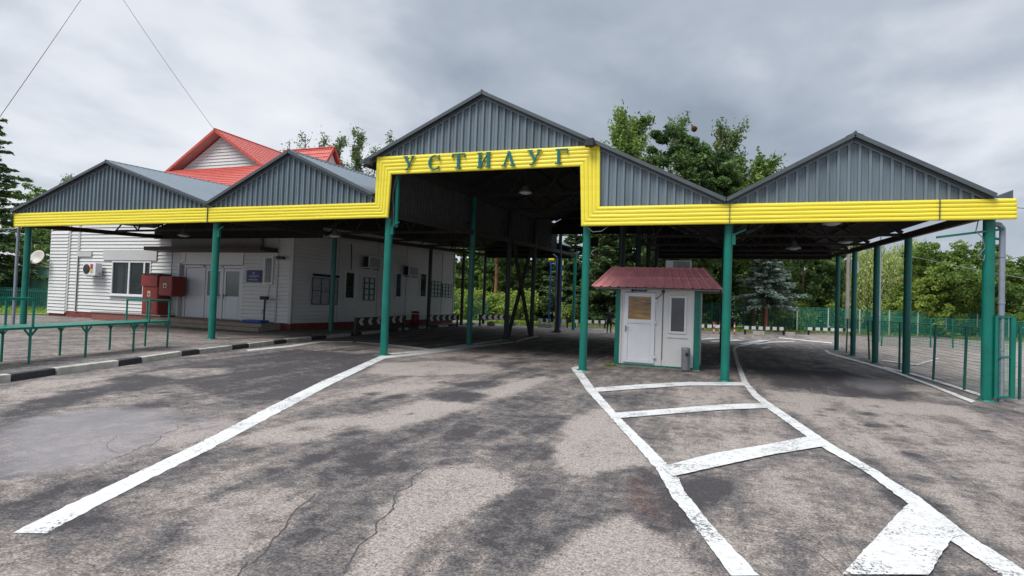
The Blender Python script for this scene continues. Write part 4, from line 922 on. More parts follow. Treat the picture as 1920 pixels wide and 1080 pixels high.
BRICK = brick_mat()
mb = MB(); mb.box(-33.3, -28.0, 22.35, 23.2, .12, .52); mb.build('brick_step', BRICK, bld, bevel=.02)
mb = MB(); mb.box(-33.35, -27.95, 22.3, 23.2, .521, .58); mb.build('brick_step_top', CONC, bld, bevel=.01)
# roofs
def tile_mat(name, col, rot):
    m = mat(name, col, .42, var=.12, scale=3, dirt=.12); return m
def tiled_slope(o, ux, uy, L, W, m, parent, name='roof'):
    """metal tile slope: o = corner at the eave, ux = unit vector along the eave, uy = unit vector up the slope"""
    o = Vector(o); ux = Vector(ux).normalized(); uy = Vector(uy).normalized(); nn = ux.cross(uy).normalized()
    if nn.z < 0: nn = -nn
    nx = max(2, int(L / .055)); rows = int(W / .35) + 1; mb = MB(); vs = []
    for j in range(rows):
        for e_ in (0, 1):
            v_ = min(W, j * .35 + e_ * .345)
            for i in range(nx + 1):
                u_ = L * i / nx; h = .03 * abs(math.sin(u_ / .22 * math.pi)) ** .7 + (.03 if not e_ else 0.0)
                vs.append(o + ux * u_ + uy * v_ + nn * h)
    k = nx + 1
    mb.add(vs, [(j*k + i, j*k + i + 1, (j+1)*k + i + 1, (j+1)*k + i) for j in range(2*rows - 1) for i in range(nx)])
    return mb.build(name, m, parent, fixn=False)
rf = MB(); rf.box(-36.9, -20.1, 23.2, 42, 7.0, 7.06); rf.box(-28.0, -24.4, 29.8, 32.5, 7.06, 9.25); rf.build('roof_deck', RED, bld)
tiled_slope((-36.9, 22.7, 7.05), (1, 0, 0), (0, 4.3, 2.55), 12.4, 5.2, RED, bld)      # lower front slope
tiled_slope((-24.5, 22.7, 7.05), (1, 0, 0), (0, 4.3, 1.0), 4.4, 2.0, RED, bld)
# front gable block
ax, az, gy = -30.0, 12.10, 27.0
mb = MB(); mb.prism([(-33.35, 9.75), (ax, 11.78), (-26.65, 9.75), (-26.65, 9.3), (-33.35, 9.3)], gy + .55, gy + .6); gw = mb.build('gable_wall', WHITE, bld)
sd_ = MB()
for i in range(11):
    z0 = 9.6 + i * .2; hw = max(0.02, (11.76 - z0) / 2.03 * 3.3)
    sd_.add([(ax - hw, gy + .50, z0), (ax + hw, gy + .50, z0), (ax + max(.01, hw - .32), gy + .545, z0 + .2), (ax - max(.01, hw - .32), gy + .545, z0 + .2)], [(0, 1, 2, 3)])
sd_.build('gable_siding', WHITE, gw, fixn=False)
for s, xe in ((-1, -34.14), (1, -25.87)):
    d = Vector((ax - xe, 0, az - 9.56)); W = d.length
    tiled_slope((xe, gy, 9.56), (0, 1, 0), d, 6.4, W, RED, bld)
    mb = MB(); mb.bar((xe, gy - .02, 9.50), (ax, gy - .02, az - .04), .04, .17); mb.build('barge_board', RED, bld)
    mb = MB(); mb.add([(xe, gy, 9.44), (ax, gy, az - .12), (ax, gy + .6, az - .12), (xe, gy + .6, 9.44)], [(0, 1, 2, 3)]); mb.build('soffit', mat('pinkish_soffit', (.42, .26, .24), .6), bld, fixn=False)
mb = MB(); mb.tube((ax, gy - .05, az + .04), (ax, gy + 6.4, az + .04), .07, n=8); mb.build('ridge_cap', RED, bld)
# cross block to the right
tiled_slope((-28.2, 29.4, 9.2), (1, 0, 0), (0, 1.6, 2.46), 4.2, 2.93, RED, bld)
mb = MB(); mb.prismx([(29.7, 9.3), (31.0, 11.5), (32.6, 9.3)], -24.3, -24.25); mb.build('gable_wall', WHITE, bld)
for a, b in (((-24.0, 29.4, 9.2), (-24.0, 31.0, 11.68)), ((-24.0, 31.0, 11.68), (-24.0, 32.8, 9.2))):
    mb = MB(); mb.bar(a, b, .16, .05, (1, 0, 0)); mb.build('barge_board', RED, bld)
mb = MB(); mb.add([(-28.2, 31.0, 11.66), (-24, 31.0, 11.66), (-24, 32.8, 9.2), (-28.2, 32.8, 9.2)], [(0, 1, 2, 3)]); mb.build('rear_slope', RED, bld, fixn=False)
mb = MB(); mb.tube((-28.2, 31, 11.72), (-23.95, 31, 11.72), .06, n=8); mb.build('ridge_cap', RED, bld)
# conduits on the walls
mb = MB(); mb.path([(-36.0, FY - .1, 3.75), (-36.0, FY - .1, .5)], .02, 6); mb.path([(-28.4, FY - .1, 5), (-28.4, FY - .1, 2.8)], .018, 6)
mb.path([(-27.5, FY - .02, 3.95), (-27.5, FY - .02, 3.5), (-27.9, FY - .02, 3.4)], .015, 6)
mb.path([(-20.18, 28.0, 5.0), (-20.18, 28.1, 3.5)], .03, 6); mb.path([(-21.55, FY - .1, 2.4), (-21.62, FY - .1, 1.9), (-21.8, FY - .1, 1.3), (-22.0, FY - .1, .9)], .012, 5)
mb.build('wall_cable', CABLE, bld)

# things on and by the building ------------------------------------------
STK = mat('pale_sticker', (.62, .56, .36), .5, var=.2, scale=30)
ac = thing('air_conditioner', 'white split air conditioner unit on the front wall left of the window', 'air conditioner', (-34.3, 22.95, 2.6))
mb = MB(); mb.box(-34.82, -33.75, 22.72, 23.1, 2.62, 3.35); mb.build('body', WHITEP, ac, bevel=.03)
mb = MB(); mb.lathe((0, 0, 0), [(0, 0), (.27, 0), (.29, .02), (.26, .03), (0, .03)], 24); mb.v = [(-34.5 + x, 22.73 - z, 2.99 + y) for x, y, z in mb.v]; mb.build('fan_grille', STEEL, ac)
mb = MB(); mb.box(-34.18, -33.98, 22.705, 22.718, 3.0, 3.28); mb.build('red_sticker', mat('red_sticker', (.5, .02, .04), .4), ac)
mb = MB(); mb.box(-34.18, -33.98, 22.705, 22.718, 2.78, 2.97); mb.build('yellow_sticker', mat('yellow_sticker', (.6, .5, .03), .4), ac)
mb = MB(); mb.bar((-34.6, 22.8, 2.58), (-34.6, 23.25, 2.58), .04, .04); mb.bar((-33.95, 22.8, 2.58), (-33.95, 23.25, 2.58), .04, .04); mb.path([(-33.72, 22.95, 2.8), (-33.6, 23.05, 2.5), (-33.65, 23.2, 2.45)], .03, 6); mb.build('wall_bracket', GREYPIPE, ac)
def side_ac(y0, y1, z0, z1, lb):
    a_ = thing('air_conditioner', lb, 'air conditioner', (-20.0, (y0+y1)/2, z0))
    mb = MB(); mb.box(-20.2, -19.75, y0, y1, z0, z1); mb.build('body', WHITEP, a_, bevel=.03)
    mb = MB(); n = 8
    for k in range(n): mb.box(-19.749, -19.73, y0 + .1, y1 - .25, z0 + .08 + k * (z1-z0-.16)/n, z0 + .11 + k * (z1-z0-.16)/n)
    mb.box(-20.15, -19.8, y0 - .01, y0 + .002, z0 + .06, z1 - .06); mb.build('grille', STEEL, a_)
    mb = MB(); mb.bar((-20.28, y0 + .2, z0 - .03), (-19.8, y0 + .2, z0 - .03), .04, .04); mb.bar((-20.28, y1 - .2, z0 - .03), (-19.8, y1 - .2, z0 - .03), .04, .04); mb.build('wall_bracket', STEEL, a_)
side_ac(29.2, 30.6, 3.7, 4.45, 'light air conditioner on the shaded side wall above the narrow notice board')
side_ac(33.9, 35.4, 3.5, 4.2, 'darker air conditioner on the side wall near the red bin')
# red cabinets
cb = thing('electrical_cabinet', 'tall dark red steel cabinet standing on the brick step by the window', 'cabinet', (-29.0, 22.7, .58))
mb = MB(); mb.box(-29.55, -28.35, 22.45, 23.15, .585, 2.72); mb.build('body', DRED, cb, bevel=.015)
mb = MB(); mb.box(-29.66, -28.28, 22.37, 23.18, 2.72, 2.8); mb.build('cabinet_roof', BROWN, cb)
mb = MB(); mb.box(-29.6, -28.4, 22.38, 22.448, 2.1, 2.7); mb.box(-29.5, -28.4, 22.42, 22.448, .68, 2.06); mb.build('door', DRED, cb, bevel=.01)
mb = MB(); mb.box(-29.12, -28.9, 22.405, 22.418, 1.55, 1.85); mb.build('warning_sticker', STK, cb)
mb = MB(); mb.prism([(-29.08, 1.62), (-28.94, 1.62), (-29.01, 1.78)], 22.398, 22.404); mb.build('warning_mark', BLACK, cb)
cb2 = thing('wall_cabinet', 'smaller dark red steel box fixed to the wall right of the tall cabinet', 'cabinet', (-28.0, 22.6, 1.6))
mb = MB(); mb.box(-28.22, -27.3, 22.42, 23.2, 1.62, 2.68); mb.build('body', DRED, cb2, bevel=.015)
mb = MB(); mb.box(-28.25, -27.34, 22.385, 22.418, 1.66, 2.64); mb.build('door', DRED, cb2, bevel=.01)
mb = MB(); mb.box(-27.95, -27.7, 22.37, 22.383, 2.05, 2.3); mb.build('warning_sticker', STK, cb2)
mb = MB(); mb.prism([(-27.91, 2.1), (-27.74, 2.1), (-27.825, 2.26)], 22.362, 22.369); mb.build('warning_mark', BLACK, cb2)
# navy plate
ns = thing('wall_sign', 'navy blue plate with a small white trident emblem on the white wall by the door', 'sign', (-22.6, 23.2, 2.5))
mb = MB(); mb.box(-23.1, -22.15, 23.19, 23.225, 2.5, 3.12); mb.build('plate', NAVY, ns, bevel=.005)
EM = mat('pale_emblem', (.5, .55, .65), .5)
mb = MB(); cx_ = -22.62; zt_ = 2.97
for dx in (-.055, 0, .055): mb.box(cx_ + dx - .01, cx_ + dx + .01, 23.178, 23.187, zt_ - .05, zt_ + .08 - (abs(dx) > 0) * .02)
mb.box(cx_ - .065, cx_ + .065, 23.176, 23.185, zt_ - .06, zt_ - .04); mb.box(cx_ - .01, cx_ + .01, 23.174, 23.184, zt_ - .09, zt_ - .05); mb.build('trident_emblem', EM, ns)
mb = MB(); random.seed(5)
for z, x0, x1, h in ((2.84, -22.9, -22.3, .018), (2.79, -22.98, -22.25, .018), (2.74, -22.85, -22.4, .016), (2.6, -22.93, -22.35, .05)):
    x = x0
    while x < x1: 
        wv = random.uniform(.02, .05); mb.box(x, min(x + wv, x1), 23.178, 23.187, z, z + h); x += wv + .012
mb.build('lettering', EM, ns)
# notice boards on the side wall
PAPER = mat('pinned_papers', (.40, .40, .42), .6, var=.5, scale=9); BOARDG = mat('notice_frame', (.015, .06, .06), .5); PAPG = mat('teal_papers', (.16, .27, .27), .6, var=.4, scale=8)
def board(y0, y1, z0, z1, lb, pm, nv, nh, grp=None, head=False):
    t = thing('notice_board', lb, 'notice board', (-20.2, (y0+y1)/2, z0))
    mb = MB(); mb.box(-20.225, -20.19, y0, y1, z0, z1); mb.build('backing', pm, t)
    mb = MB(); f = .04
    mb.box(-20.19, -20.16, y0, y1, z0, z0+f); mb.box(-20.19, -20.16, y0, y1, z1-f, z1)
    for i in range(nv + 1): y = y0 + (y1 - y0 - f) * i / nv; mb.box(-20.19, -20.162, y, y + f, z0 + f, z1 - f)
    for i in range(1, nh): z = z0 + (z1 - z0) * i / nh; mb.box(-20.19, -20.164, y0, y1, z, z + f * .7)
    mb.build('frame', BOARDG, t)
    mb = MB(); random.seed(int(y0 * 10))
    for i in range(nv):
        for j in range(nh * 2):
            ya = y0 + (y1-y0)*(i + .15)/nv; za = z0 + (z1-z0)*(j + .15)/(nh*2)
            mb = MB(); mb.box(-20.189, -20.183, ya, ya + (y1-y0)*.6/nv, za, za + (z1-z0)*.7/(nh*2)); mb.build('paper', WHITEM if not head else PAPER, t)
    if head:
        mb = MB(); y = y0 + .05
        while y < y1 + .05: mb.box(-20.22, -20.17, y, y + .09, z1 + .06, z1 + .2); y += .14
        mb.build('heading', BLACK, t)
board(24.75, 26.9, 1.45, 2.9, 'wide notice board of pale sheets nearest on the shaded side wall', PAPER, 3, 2, head=True)
board(29.45, 30.55, 1.75, 3.15, 'narrow dark framed notice board under an air conditioner', PAPG, 2, 2)
board(38.0, 39.6, 2.15, 3.35, 'teal notice board with white sheets near the far end of the side wall', PAPG, 3, 2)
board(39.85, 41.4, 2.15, 3.2, 'teal board with six pale drawings, last on the side wall', PAPG, 3, 2)
# platform scale
scl_ = thing('platform_scale', 'blue platform scale with black post standing on the porch step', 'scale', (-22.0, 22.7, .46))
mb = MB(); mb.box(-22.45, -21.25, 22.35, 22.95, .47, .60); mb.build('platform', BLUEP, scl_, bevel=.02)
mb = MB(); mb.tube((-21.5, 22.85, .6), (-21.5, 22.85, 1.65), .045, n=10); mb.build('post', BLACK, scl_)
mb = MB(); mb.box(-21.72, -21.28, 22.72, 22.9, 1.62, 1.8); mb.build('display', STEEL, scl_, bevel=.02)
cc = thing('security_camera', 'black security camera on the corner of the white wall', 'camera', (-20.7, 23.1, 3.75))
mb = MB(); mb.box(-20.95, -20.5, 22.85, 23.05, 3.68, 3.82); mb.build('body', BLACK, cc, bevel=.02)
mb = MB(); mb.bar((-20.95, 23.0, 3.8), (-21.15, 23.24, 3.88), .03, .03); mb.build('arm', BLACK, cc)
# bin
bn = thing('litter_bin', 'dark red hooded litter bin under the side wall', 'bin', (-19.3, 34.2, .125))
mb = MB(); mb.lathe((-19.3, 34.2, .13), [(0, 0), (.2, 0), (.26, .8), (0.24, .8), (0, .78)], 16); mb.build('bucket', DRED, bn)
mb = MB(); mb.tube((-19.58, 34.2, .13), (-19.58, 34.2, 1.2), .02, n=6); mb.tube((-19.02, 34.2, .13), (-19.02, 34.2, 1.2), .02, n=6); mb.lathe((-19.3, 34.2, .98), [(.28, 0), (.2, .12), (0, .16)], 14); mb.build('frame', STEEL, bn)
# satellite dish
ds = thing('satellite_dish', 'off white satellite dish on the left corner of the white building', 'satellite dish', (-38.8, 23.0, 3.2))
prof_ = [(0, 0), (.15, .012), (.30, .045), (.43, .10), (.45, .11), (.43, .12), (.30, .065), (0, .02)]
mb = MB(); mb.lathe((0, 0, 0), prof_, 24)
Rm = Matrix.Rotation(R(70), 3, 'X') @ Matrix.Rotation(R(15), 3, 'Y'); mb.v = [tuple(Rm @ Vector(p) + Vector((-38.85, 22.75, 3.62))) for p in mb.v]
mb.build('dish', mat('offwhite_dish', (.55, .52, .46), .5, var=.1), ds)
mb = MB(); mb.path([(-38.85, 22.8, 3.6), (-38.75, 22.95, 3.3), (-38.55, 23.2, 3.2)], .03, 8); mb.path([(-38.85, 22.7, 3.2), (-38.8, 22.35, 3.35)], .015, 6); mb.box(-38.86, -38.74, 22.28, 22.38, 3.3, 3.42); mb.build('mount', GREYPIPE, ds)

# ================================================================ inspection table (green rails)
it = thing('inspection_table', 'long green steel inspection table with railings at both ends on the pavement', 'table', (-15.2, 10.5, .125))
f0 = Vector((-14.59, 8.49, 0)); f1 = Vector((-16.10, 13.2, 0)); dd = (f1 - f0).normalized(); ww = Vector((-dd.y, dd.x, 0)) * 0.0 + Vector((-.95, -.05, 0))
st = f0 - dd * 1.75; L_ = (f1 - st).length; TZ = .97
def TP(u, v, z): p = st + dd * u + ww * v; return (p.x, p.y, z)
mb = MB(); mb.add([TP(0, 0, TZ), TP(L_, 0, TZ), TP(L_, 1, TZ), TP(0, 1, TZ), TP(0, 0, TZ-.05), TP(L_, 0, TZ-.05), TP(L_, 1, TZ-.05), TP(0, 1, TZ-.05)], [(0,1,2,3),(4,7,6,5),(0,4,5,1),(1,5,6,2),(2,6,7,3),(3,7,4,0)]); mb.build('table_top', GREEN, it)
for u in (0.1, 1.75, 3.38, 5.12, L_ - .06):
    for v in (.03, .97):
        mb = MB(); a_ = TP(u, v, .125); b_ = TP(u, v, TZ - .04); mb.tube(a_, b_, .028, n=8)
        for s in (-1, 1): mb.bar(TP(u, v, TZ - .22), TP(min(max(u + s * .16, 0), L_), v, TZ - .05), .03, .03)
        mb.build('leg', GREEN, it)
for u0, u1 in ((.05, 1.8), (L_ - .95, L_ - .05)):
    mb = MB(); h = 1.60
    for u, v in ((u0, .03), (u1, .03), (u0, .97), (u1, .97)): mb.tube(TP(u, v, TZ), TP(u, v, h), .026, n=8)
    mb.bar(TP(u0, .03, h), TP(u1, .03, h), .055, .05); mb.bar(TP(u0, .97, h), TP(u1, .97, h), .055, .05); mb.bar(TP(u1, .03, h), TP(u1, .97, h), .05, .05); mb.bar(TP(u0, .03, h), TP(u0, .97, h), .05, .05)
    mb.build('railing', GREEN, it)

# ================================================================ booth
bo = thing('control_booth', 'small white booth with red tiled hip roof and green corners on the traffic island', 'booth', (-1.85, 19.8, 0))
BX0, BX1, BY0, BY1, BZ0, BZ1 = -3.14, -.56, 18.62, 21.2, .06, 2.6
BW = mat('white_booth_panel', (0.68, 0.68, 0.665), .4, var=.04, scale=1.2, dirt=.12)
mb = MB(); mb.box(BX0, BX1, BY0, BY1, BZ0, BZ1); mb.build('wall', BW, bo)
mb = MB(); mb.box(BX0 - .02, BX1 + .02, BY0 - .02, BY1 + .02, 0, .10); mb.build('base', GREEN, bo)
for bx_ in ((BX0 - .015, BX0 + .13, BY0 - .025, BY0 - .001, .10, BZ1), (BX1 - .16, BX1 + .02, BY0 - .025, BY0 - .001, .10, BZ1), (BX1 + .002, BX1 + .022, BY0, BY0 + .15, .1, BZ1), (BX0 - .02, BX0 - .002, BY0, BY0 + .15, .1, BZ1)):
    mb = MB(); mb.box(*bx_); mb.build('corner_trim', GREEN, bo)
mb = MB(); mb.box(BX0 - .03, BX1 + .03, BY0 - .05, BY0, -.0, .045); mb.build('base_kerb', CONC, bo)
mb = MB(); mb.box(-1.68, -1.665, BY0 - .008, BY0 - .001, .1, 2.6); mb.box(-2.95, -2.94, BY0 - .008, BY0 - .001, .1, 2.3); mb.build('panel_seam', mat('grey_seam', (.2, .2, .2), .6), bo)
# door
dx0, dx1, dz0, dz1 = -2.87, -1.9, .15, 2.38; mb = MB()
mb.box(dx0, dx0 + .13, BY0 - .05, BY0 - .002, dz0, dz1); mb.box(dx1 - .13, dx1, BY0 - .05, BY0 - .002, dz0, dz1); mb.box(dx0 + .13, dx1 - .13, BY0 - .05, BY0 - .002, dz1 - .12, dz1); mb.box(dx0 + .13, dx1 - .13, BY0 - .05, BY0 - .002, 1.40, 1.53); mb.box(dx0 + .13, dx1 - .13, BY0 - .035, BY0 - .003, dz0 + .12, 1.40); mb.box(dx0 + .13, dx1 - .13, BY0 - .05, BY0 - .002, dz0, dz0 + .12)
bd = mb.build('door', WHITEP, bo, bevel=.008)
mb = MB(); mb.box(dx0 + .13, dx1 - .13, BY0 - .03, BY0 - .012, 1.53, dz1 - .12); mb.build('pane', AMBER, bd)
mb = MB(); mb.box(dx0 + .04, dx0 + .09, BY0 - .062, BY0 - .05, 1.12, 1.32); mb.tube((dx0 + .065, BY0 - .05, 1.25), (dx0 + .065, BY0 - .11, 1.25), .012, n=6); mb.tube((dx0 + .065, BY0 - .1, 1.25), (dx0 + .18, BY0 - .1, 1.25), .011, n=6); mb.build('handle', GREYPIPE, bd)
for z in (.32, 1.42, 2.1):
    mb = MB(); mb.box(dx1 - .04, dx1 + .05, BY0 - .07, BY0 - .05, z, z + .07); mb.build('hinge', WHITEP, bd)
# window
mb = MB(); wx0, wx1, wz0, wz1 = -1.47, -.95, 1.13, 2.32
mb.box(wx0, wx0 + .06, BY0 - .03, BY0 - .002, wz0, wz1); mb.box(wx1 - .06, wx1, BY0 - .03, BY0 - .002, wz0, wz1); mb.box(wx0 + .06, wx1 - .06, BY0 - .03, BY0 - .002, wz0, wz0 + .07); mb.box(wx0 + .06, wx1 - .06, BY0 - .03, BY0 - .002, wz1 - .07, wz1)
bw = mb.build('window_frame', WHITEP, bo, bevel=.006)
mb = MB(); mb.box(wx0 + .06, wx1 - .06, BY0 - .015, BY0 - .004, wz0 + .07, wz1 - .07); mb.build('pane', glass('grey_brown_glass', (.06, .055, .06), .08), bw)
mb = MB(); mb.box(wx0 - .05, wx1 + .07, BY0 - .03, BY0 - .002, wz0 - .13, wz0 - .11); mb.build('sill', WHITEP, bw)
mb = MB(); mb.path([(-1.66, BY0 - .02, 2.56), (-1.66, BY0 - .05, 2.42), (-1.75, BY0 - .05, 2.3), (-1.9, BY0 - .04, 2.18)], .012, 6); mb.box(-1.71, -1.62, BY0 - .05, BY0 - .005, 2.4, 2.5); mb.path([(-1.66, BY0 - .02, 2.4), (-1.66, BY0 - .02, .3)], .008, 5); mb.build('cable', CABLE, bo)
mb = MB(); mb.box(-2.57, -2.17, BY0 - .055, BY0 - .03, 2.42, 2.55); sg = mb.build('sign', NAVY, bo)
mb = MB(); mb.box(-2.66, -2.59, BY0 - .055, BY0 - .03, 2.40, 2.56); mb.build('number_plate', BLACK, bo)
mb = MB(); random.seed(3); x = -2.5
while x < -2.24: mb.box(x, x + .03, BY0 - .058, BY0 - .056, 2.465, 2.505); x += .042
mb.build('lettering', EM, sg)
# hip roof
e0, e1, ey0, ey1, ez, rx0, rx1, ry, ry2, rz_ = -3.84, .06, 18.14, 21.7, 2.52, -3.33, -.51, 18.95, 20.9, 3.2
ez = 2.52
def hip(o, a, b, c, d, name):   # quad/tri eave a-b, top c-d with ribs
    mb = MB(); A, B, C, D = map(Vector, (a, b, c, d)); n = max(2, int((B - A).length / .26)); vs = []; nn = (B - A).cross(D - A).normalized()
    if nn.z < 0: nn = -nn
    rows = 6
    for j in range(rows + 1):
        v_ = j / rows
        for e_ in (0, 1):
            vv = min(1, v_ + (e_ * .97 / rows if j < rows else 0)); L0 = A.lerp(D, vv); R0 = B.lerp(C, vv)
            for i in range(n * 6 + 1):
                u_ = i / (n * 6); ph = (u_ * n) % 1; h = (.04 if ph < .12 or ph > .88 else 0.0) + (.016 * (1 - e_)) * (j % 3 == 0)
                vs.append(L0.lerp(R0, u_) + nn * h)
    k = n * 6 + 1
    mb.add(vs, [(j*k + i, j*k + i + 1, (j+1)*k + i + 1, (j+1)*k + i) for j in range(2*(rows + 1) - 1) for i in range(k - 1)])
    return mb.build(name, REDB, bo, fixn=False)
hip(0, (e0, ey0, ez), (e1, ey0, ez), (rx1, ry, rz_), (rx0, ry, rz_), 'roof')
hip(0, (e1, ey1, ez), (e0, ey1, ez), (rx0, ry2, rz_), (rx1, ry2, rz_), 'roof')
hip(0, (e1, ey0, ez), (e1, ey1, ez), (rx1, ry2, rz_), (rx1, ry, rz_), 'roof')
hip(0, (e0, ey1, ez), (e0, ey0, ez), (rx0, ry, rz_), (rx0, ry2, rz_), 'roof')
mb = MB(); mb.box(rx0, rx1, ry, ry2, rz_ - .03, rz_ + .01); mb.build('roof_top', TRIM, bo)
mb = MB()
for a, b in (((e0, ey0, ez), (rx0, ry, rz_)), ((e1, ey0, ez), (rx1, ry, rz_)), ((e1, ey1, ez), (rx1, ry2, rz_)), ((e0, ey1, ez), (rx0, ry2, rz_))):
    mb.bar(Vector(a) + Vector((0, 0, .03)), Vector(b) + Vector((0, 0, .03)), .07, .03)
mb.build('hip_cap', REDB, bo)
mb = MB(); mb.box(e0 + .05, e1 - .05, ey0 + .05, ey1 - .05, ez - .035, ez - .005); mb.build('soffit', CONC, bo)
ra = thing('rooftop_air_conditioner', 'white box air conditioner behind the red roof of the booth', 'air conditioner', (-1.3, 20.9, 2.7))
mb = MB(); mb.box(-1.72, -.90, 19.7, 20.3, 3.215, 3.52); mb.build('body', WHITEP, ra, bevel=.02)
mb = MB()
for k in range(6): mb.box(-1.45, -.96, 19.665, 19.68, 3.25 + k * .04, 3.27 + k * .04)
mb.box(-1.47, -.94, 19.682, 19.699, 3.235, 3.49); mb.build('grille', LG, ra)
tb = thing('street_bin', 'grey cylindrical litter bin with a side opening in front of the booth', 'bin', (-.93, 18.36, 0))
mb = MB(); mb.lathe((-.93, 18.36, .0), [(0, .03), (.115, .03), (.12, .05), (.125, .60), (.13, .63), (.135, .70), (.12, .73), (0.11, .72), (0, .66)], 24); mb.build('body', mat('bin_grey', (.22, .23, .25), .45, metal=.2, var=.15, dirt=.2), tb)
mb = MB(); mb.box(-.93, -.84, 18.225, 18.26, .48, .58); mb.build('opening', BLACK, tb)
mb = MB(); mb.tube((-.80, 18.36, .05), (-.80, 18.36, .62), .012, n=6); mb.build('support_rod', GREYPIPE, tb)
# ================================================================ barriers, fences, poles
def local_thing(name, lb, cat, p, q, group=None):
    p = Vector((p[0], p[1], 0)); q = Vector((q[0], q[1], 0)); d = q - p
    t = thing(name, lb, cat, (0, 0, 0), group, 0); t.location = (p.x, p.y, 0); t.rotation_euler = (0, 0, math.atan2(d.y, d.x)); return t, d.length
def chevron(p, q, lb, z0=.5, n=None):
    t, L = local_thing('chevron_barrier', lb, 'barrier', p, q, 'chevron barriers along the kerb')
    mb = MB(); mb.box(0, L, -.03, .03, z0, z0 + .42); mb.build('beam', BLACK, t)
    mb = MB(); n = n or int(L / 1.05); w_ = .40
    for s in (-1, 1):
        y = s * .036
        for k in range(n):
            x = .2 + k * (L - .3) / n; h = .42; z = z0 + .03; hh = h - .06
            pts = [(x + .22, z), (x + .22 + w_, z), (x + w_, z + hh / 2), (x + .22 + w_, z + hh), (x + .22, z + hh), (x, z + hh / 2)]
            mb = MB()
            if s < 0: mb.add([(a, y, b) for a, b in pts], [(0, 1, 2, 5), (5, 2, 3, 4)])
            else: mb.add([(a, y, b) for a, b in pts], [(5, 2, 1, 0), (4, 3, 2, 5)])
            mb.build('chevron', WHITEM, t, fixn=False)
    for x in (.12, L - .12):
        mb = MB(); mb.box(x - .07, x + .07, .031, .13, 0, z0 + .42); mb.build('post', BLACK, t)
chevron((-16.62, 23.7), (-17.75, 30.3), 'long black and white chevron barrier nearest the front, before the side wall', n=6)
chevron((-17.9, 33.4), (-18.2, 38.8), 'chevron barrier in the shade between red bin and far corner of the building', n=5)
chevron((-17.7, 41.6), (-16.6, 45.6), 'last chevron barrier seen in daylight beyond the building', n=5)
def rail(p, q, lb, z0=.42, h=.30):
    t, L = local_thing('striped_guard_rail', lb, 'guard rail', p, q, 'black and white guard rails beyond the yard')
    mb = MB(); mb.box(0, L, -.04, .04, z0, z0 + h); mb.build('beam', BLACK, t)
    n = max(2, int(L / .62)); s_ = L / n
    for k in range(n): mb = MB(); mb.box(k * s_ + .0, k * s_ + s_ * .58, -.046, .046, z0 + .015, z0 + h - .015); mb.build('white_stripe', WHITEM, t)
    for x in (.15, L - .15):
        mb = MB(); mb.box(x - .06, x + .06, .047, .15, 0, z0 + h); mb.build('post', BLACK, t)
rail((2.0, 51.2), (5.35, 53.3), 'striped guard rail in front of the blue spruce')
rail((7.5, 57.3), (11.4, 59.0), 'striped guard rail beside the right row of green posts')
rail((-14.2, 45.8), (-11.75, 46.7), 'striped guard rail left of the last column of the central hall')
rail((-11.4, 46.9), (-9.0, 49.0), 'striped guard rail just right of the last column of the central hall')
rail((-1.5, 50.4), (.3, 51.2), 'short striped guard rail by the red and white bollards')
def block(x, y, lb, sx=.9):
    t = thing('concrete_block', lb, 'block', (x, y, 0), 'concrete blocks by the far guard rails')
    mb = MB(); mb.prismx([(y - .22, .0), (y + .22, .0), (y + .14, .34), (y - .14, .34)], x - sx / 2, x + sx / 2); mb.build('body', CONC, t, bevel=.02)
    mb = MB(); mb.bar((x - .15, y, .34), (x + .15, y, .38), .03, .03); mb.build('lifting_loop', STEEL, t)
block(-13.4, 45.1, 'concrete block before the guard rail left of the last hall column', 1.1); block(3.1, 51.3, 'dark block under the guard rail by the blue spruce'); block(5.6, 52.7, 'dark block at the right end of the guard rail by the spruce', .7)
block(-17.3, 43.0, 'small block by the last chevron barrier', .6); block(-16.3, 45.3, 'block right of the last chevron barrier', .6)
def rwpost(x, y, lb):
    t = thing('bollard', lb, 'bollard', (x, y, 0), 'red and white bollards')
    mb = MB()
    for k in range(5):
        mb.m = k % 2; mb.tube((x, y, k * .19), (x, y, (k + 1) * .19), .055, n=12)
    mb.build('post', [mat('signal_red', (.5, .03, .02), .4), WHITEM], t)
    mb = MB(); mb.lathe((x, y, .95), [(.055, 0), (.04, .03), (0, .04)], 12); mb.build('cap', BLACK, t)
rwpost(-.35, 49.6, 'red and white bollard farthest left, right of the booth'); rwpost(.12, 49.9, 'middle red and white bollard behind the front green post'); rwpost(1.25, 51.2, 'red and white bollard right of the front green post')
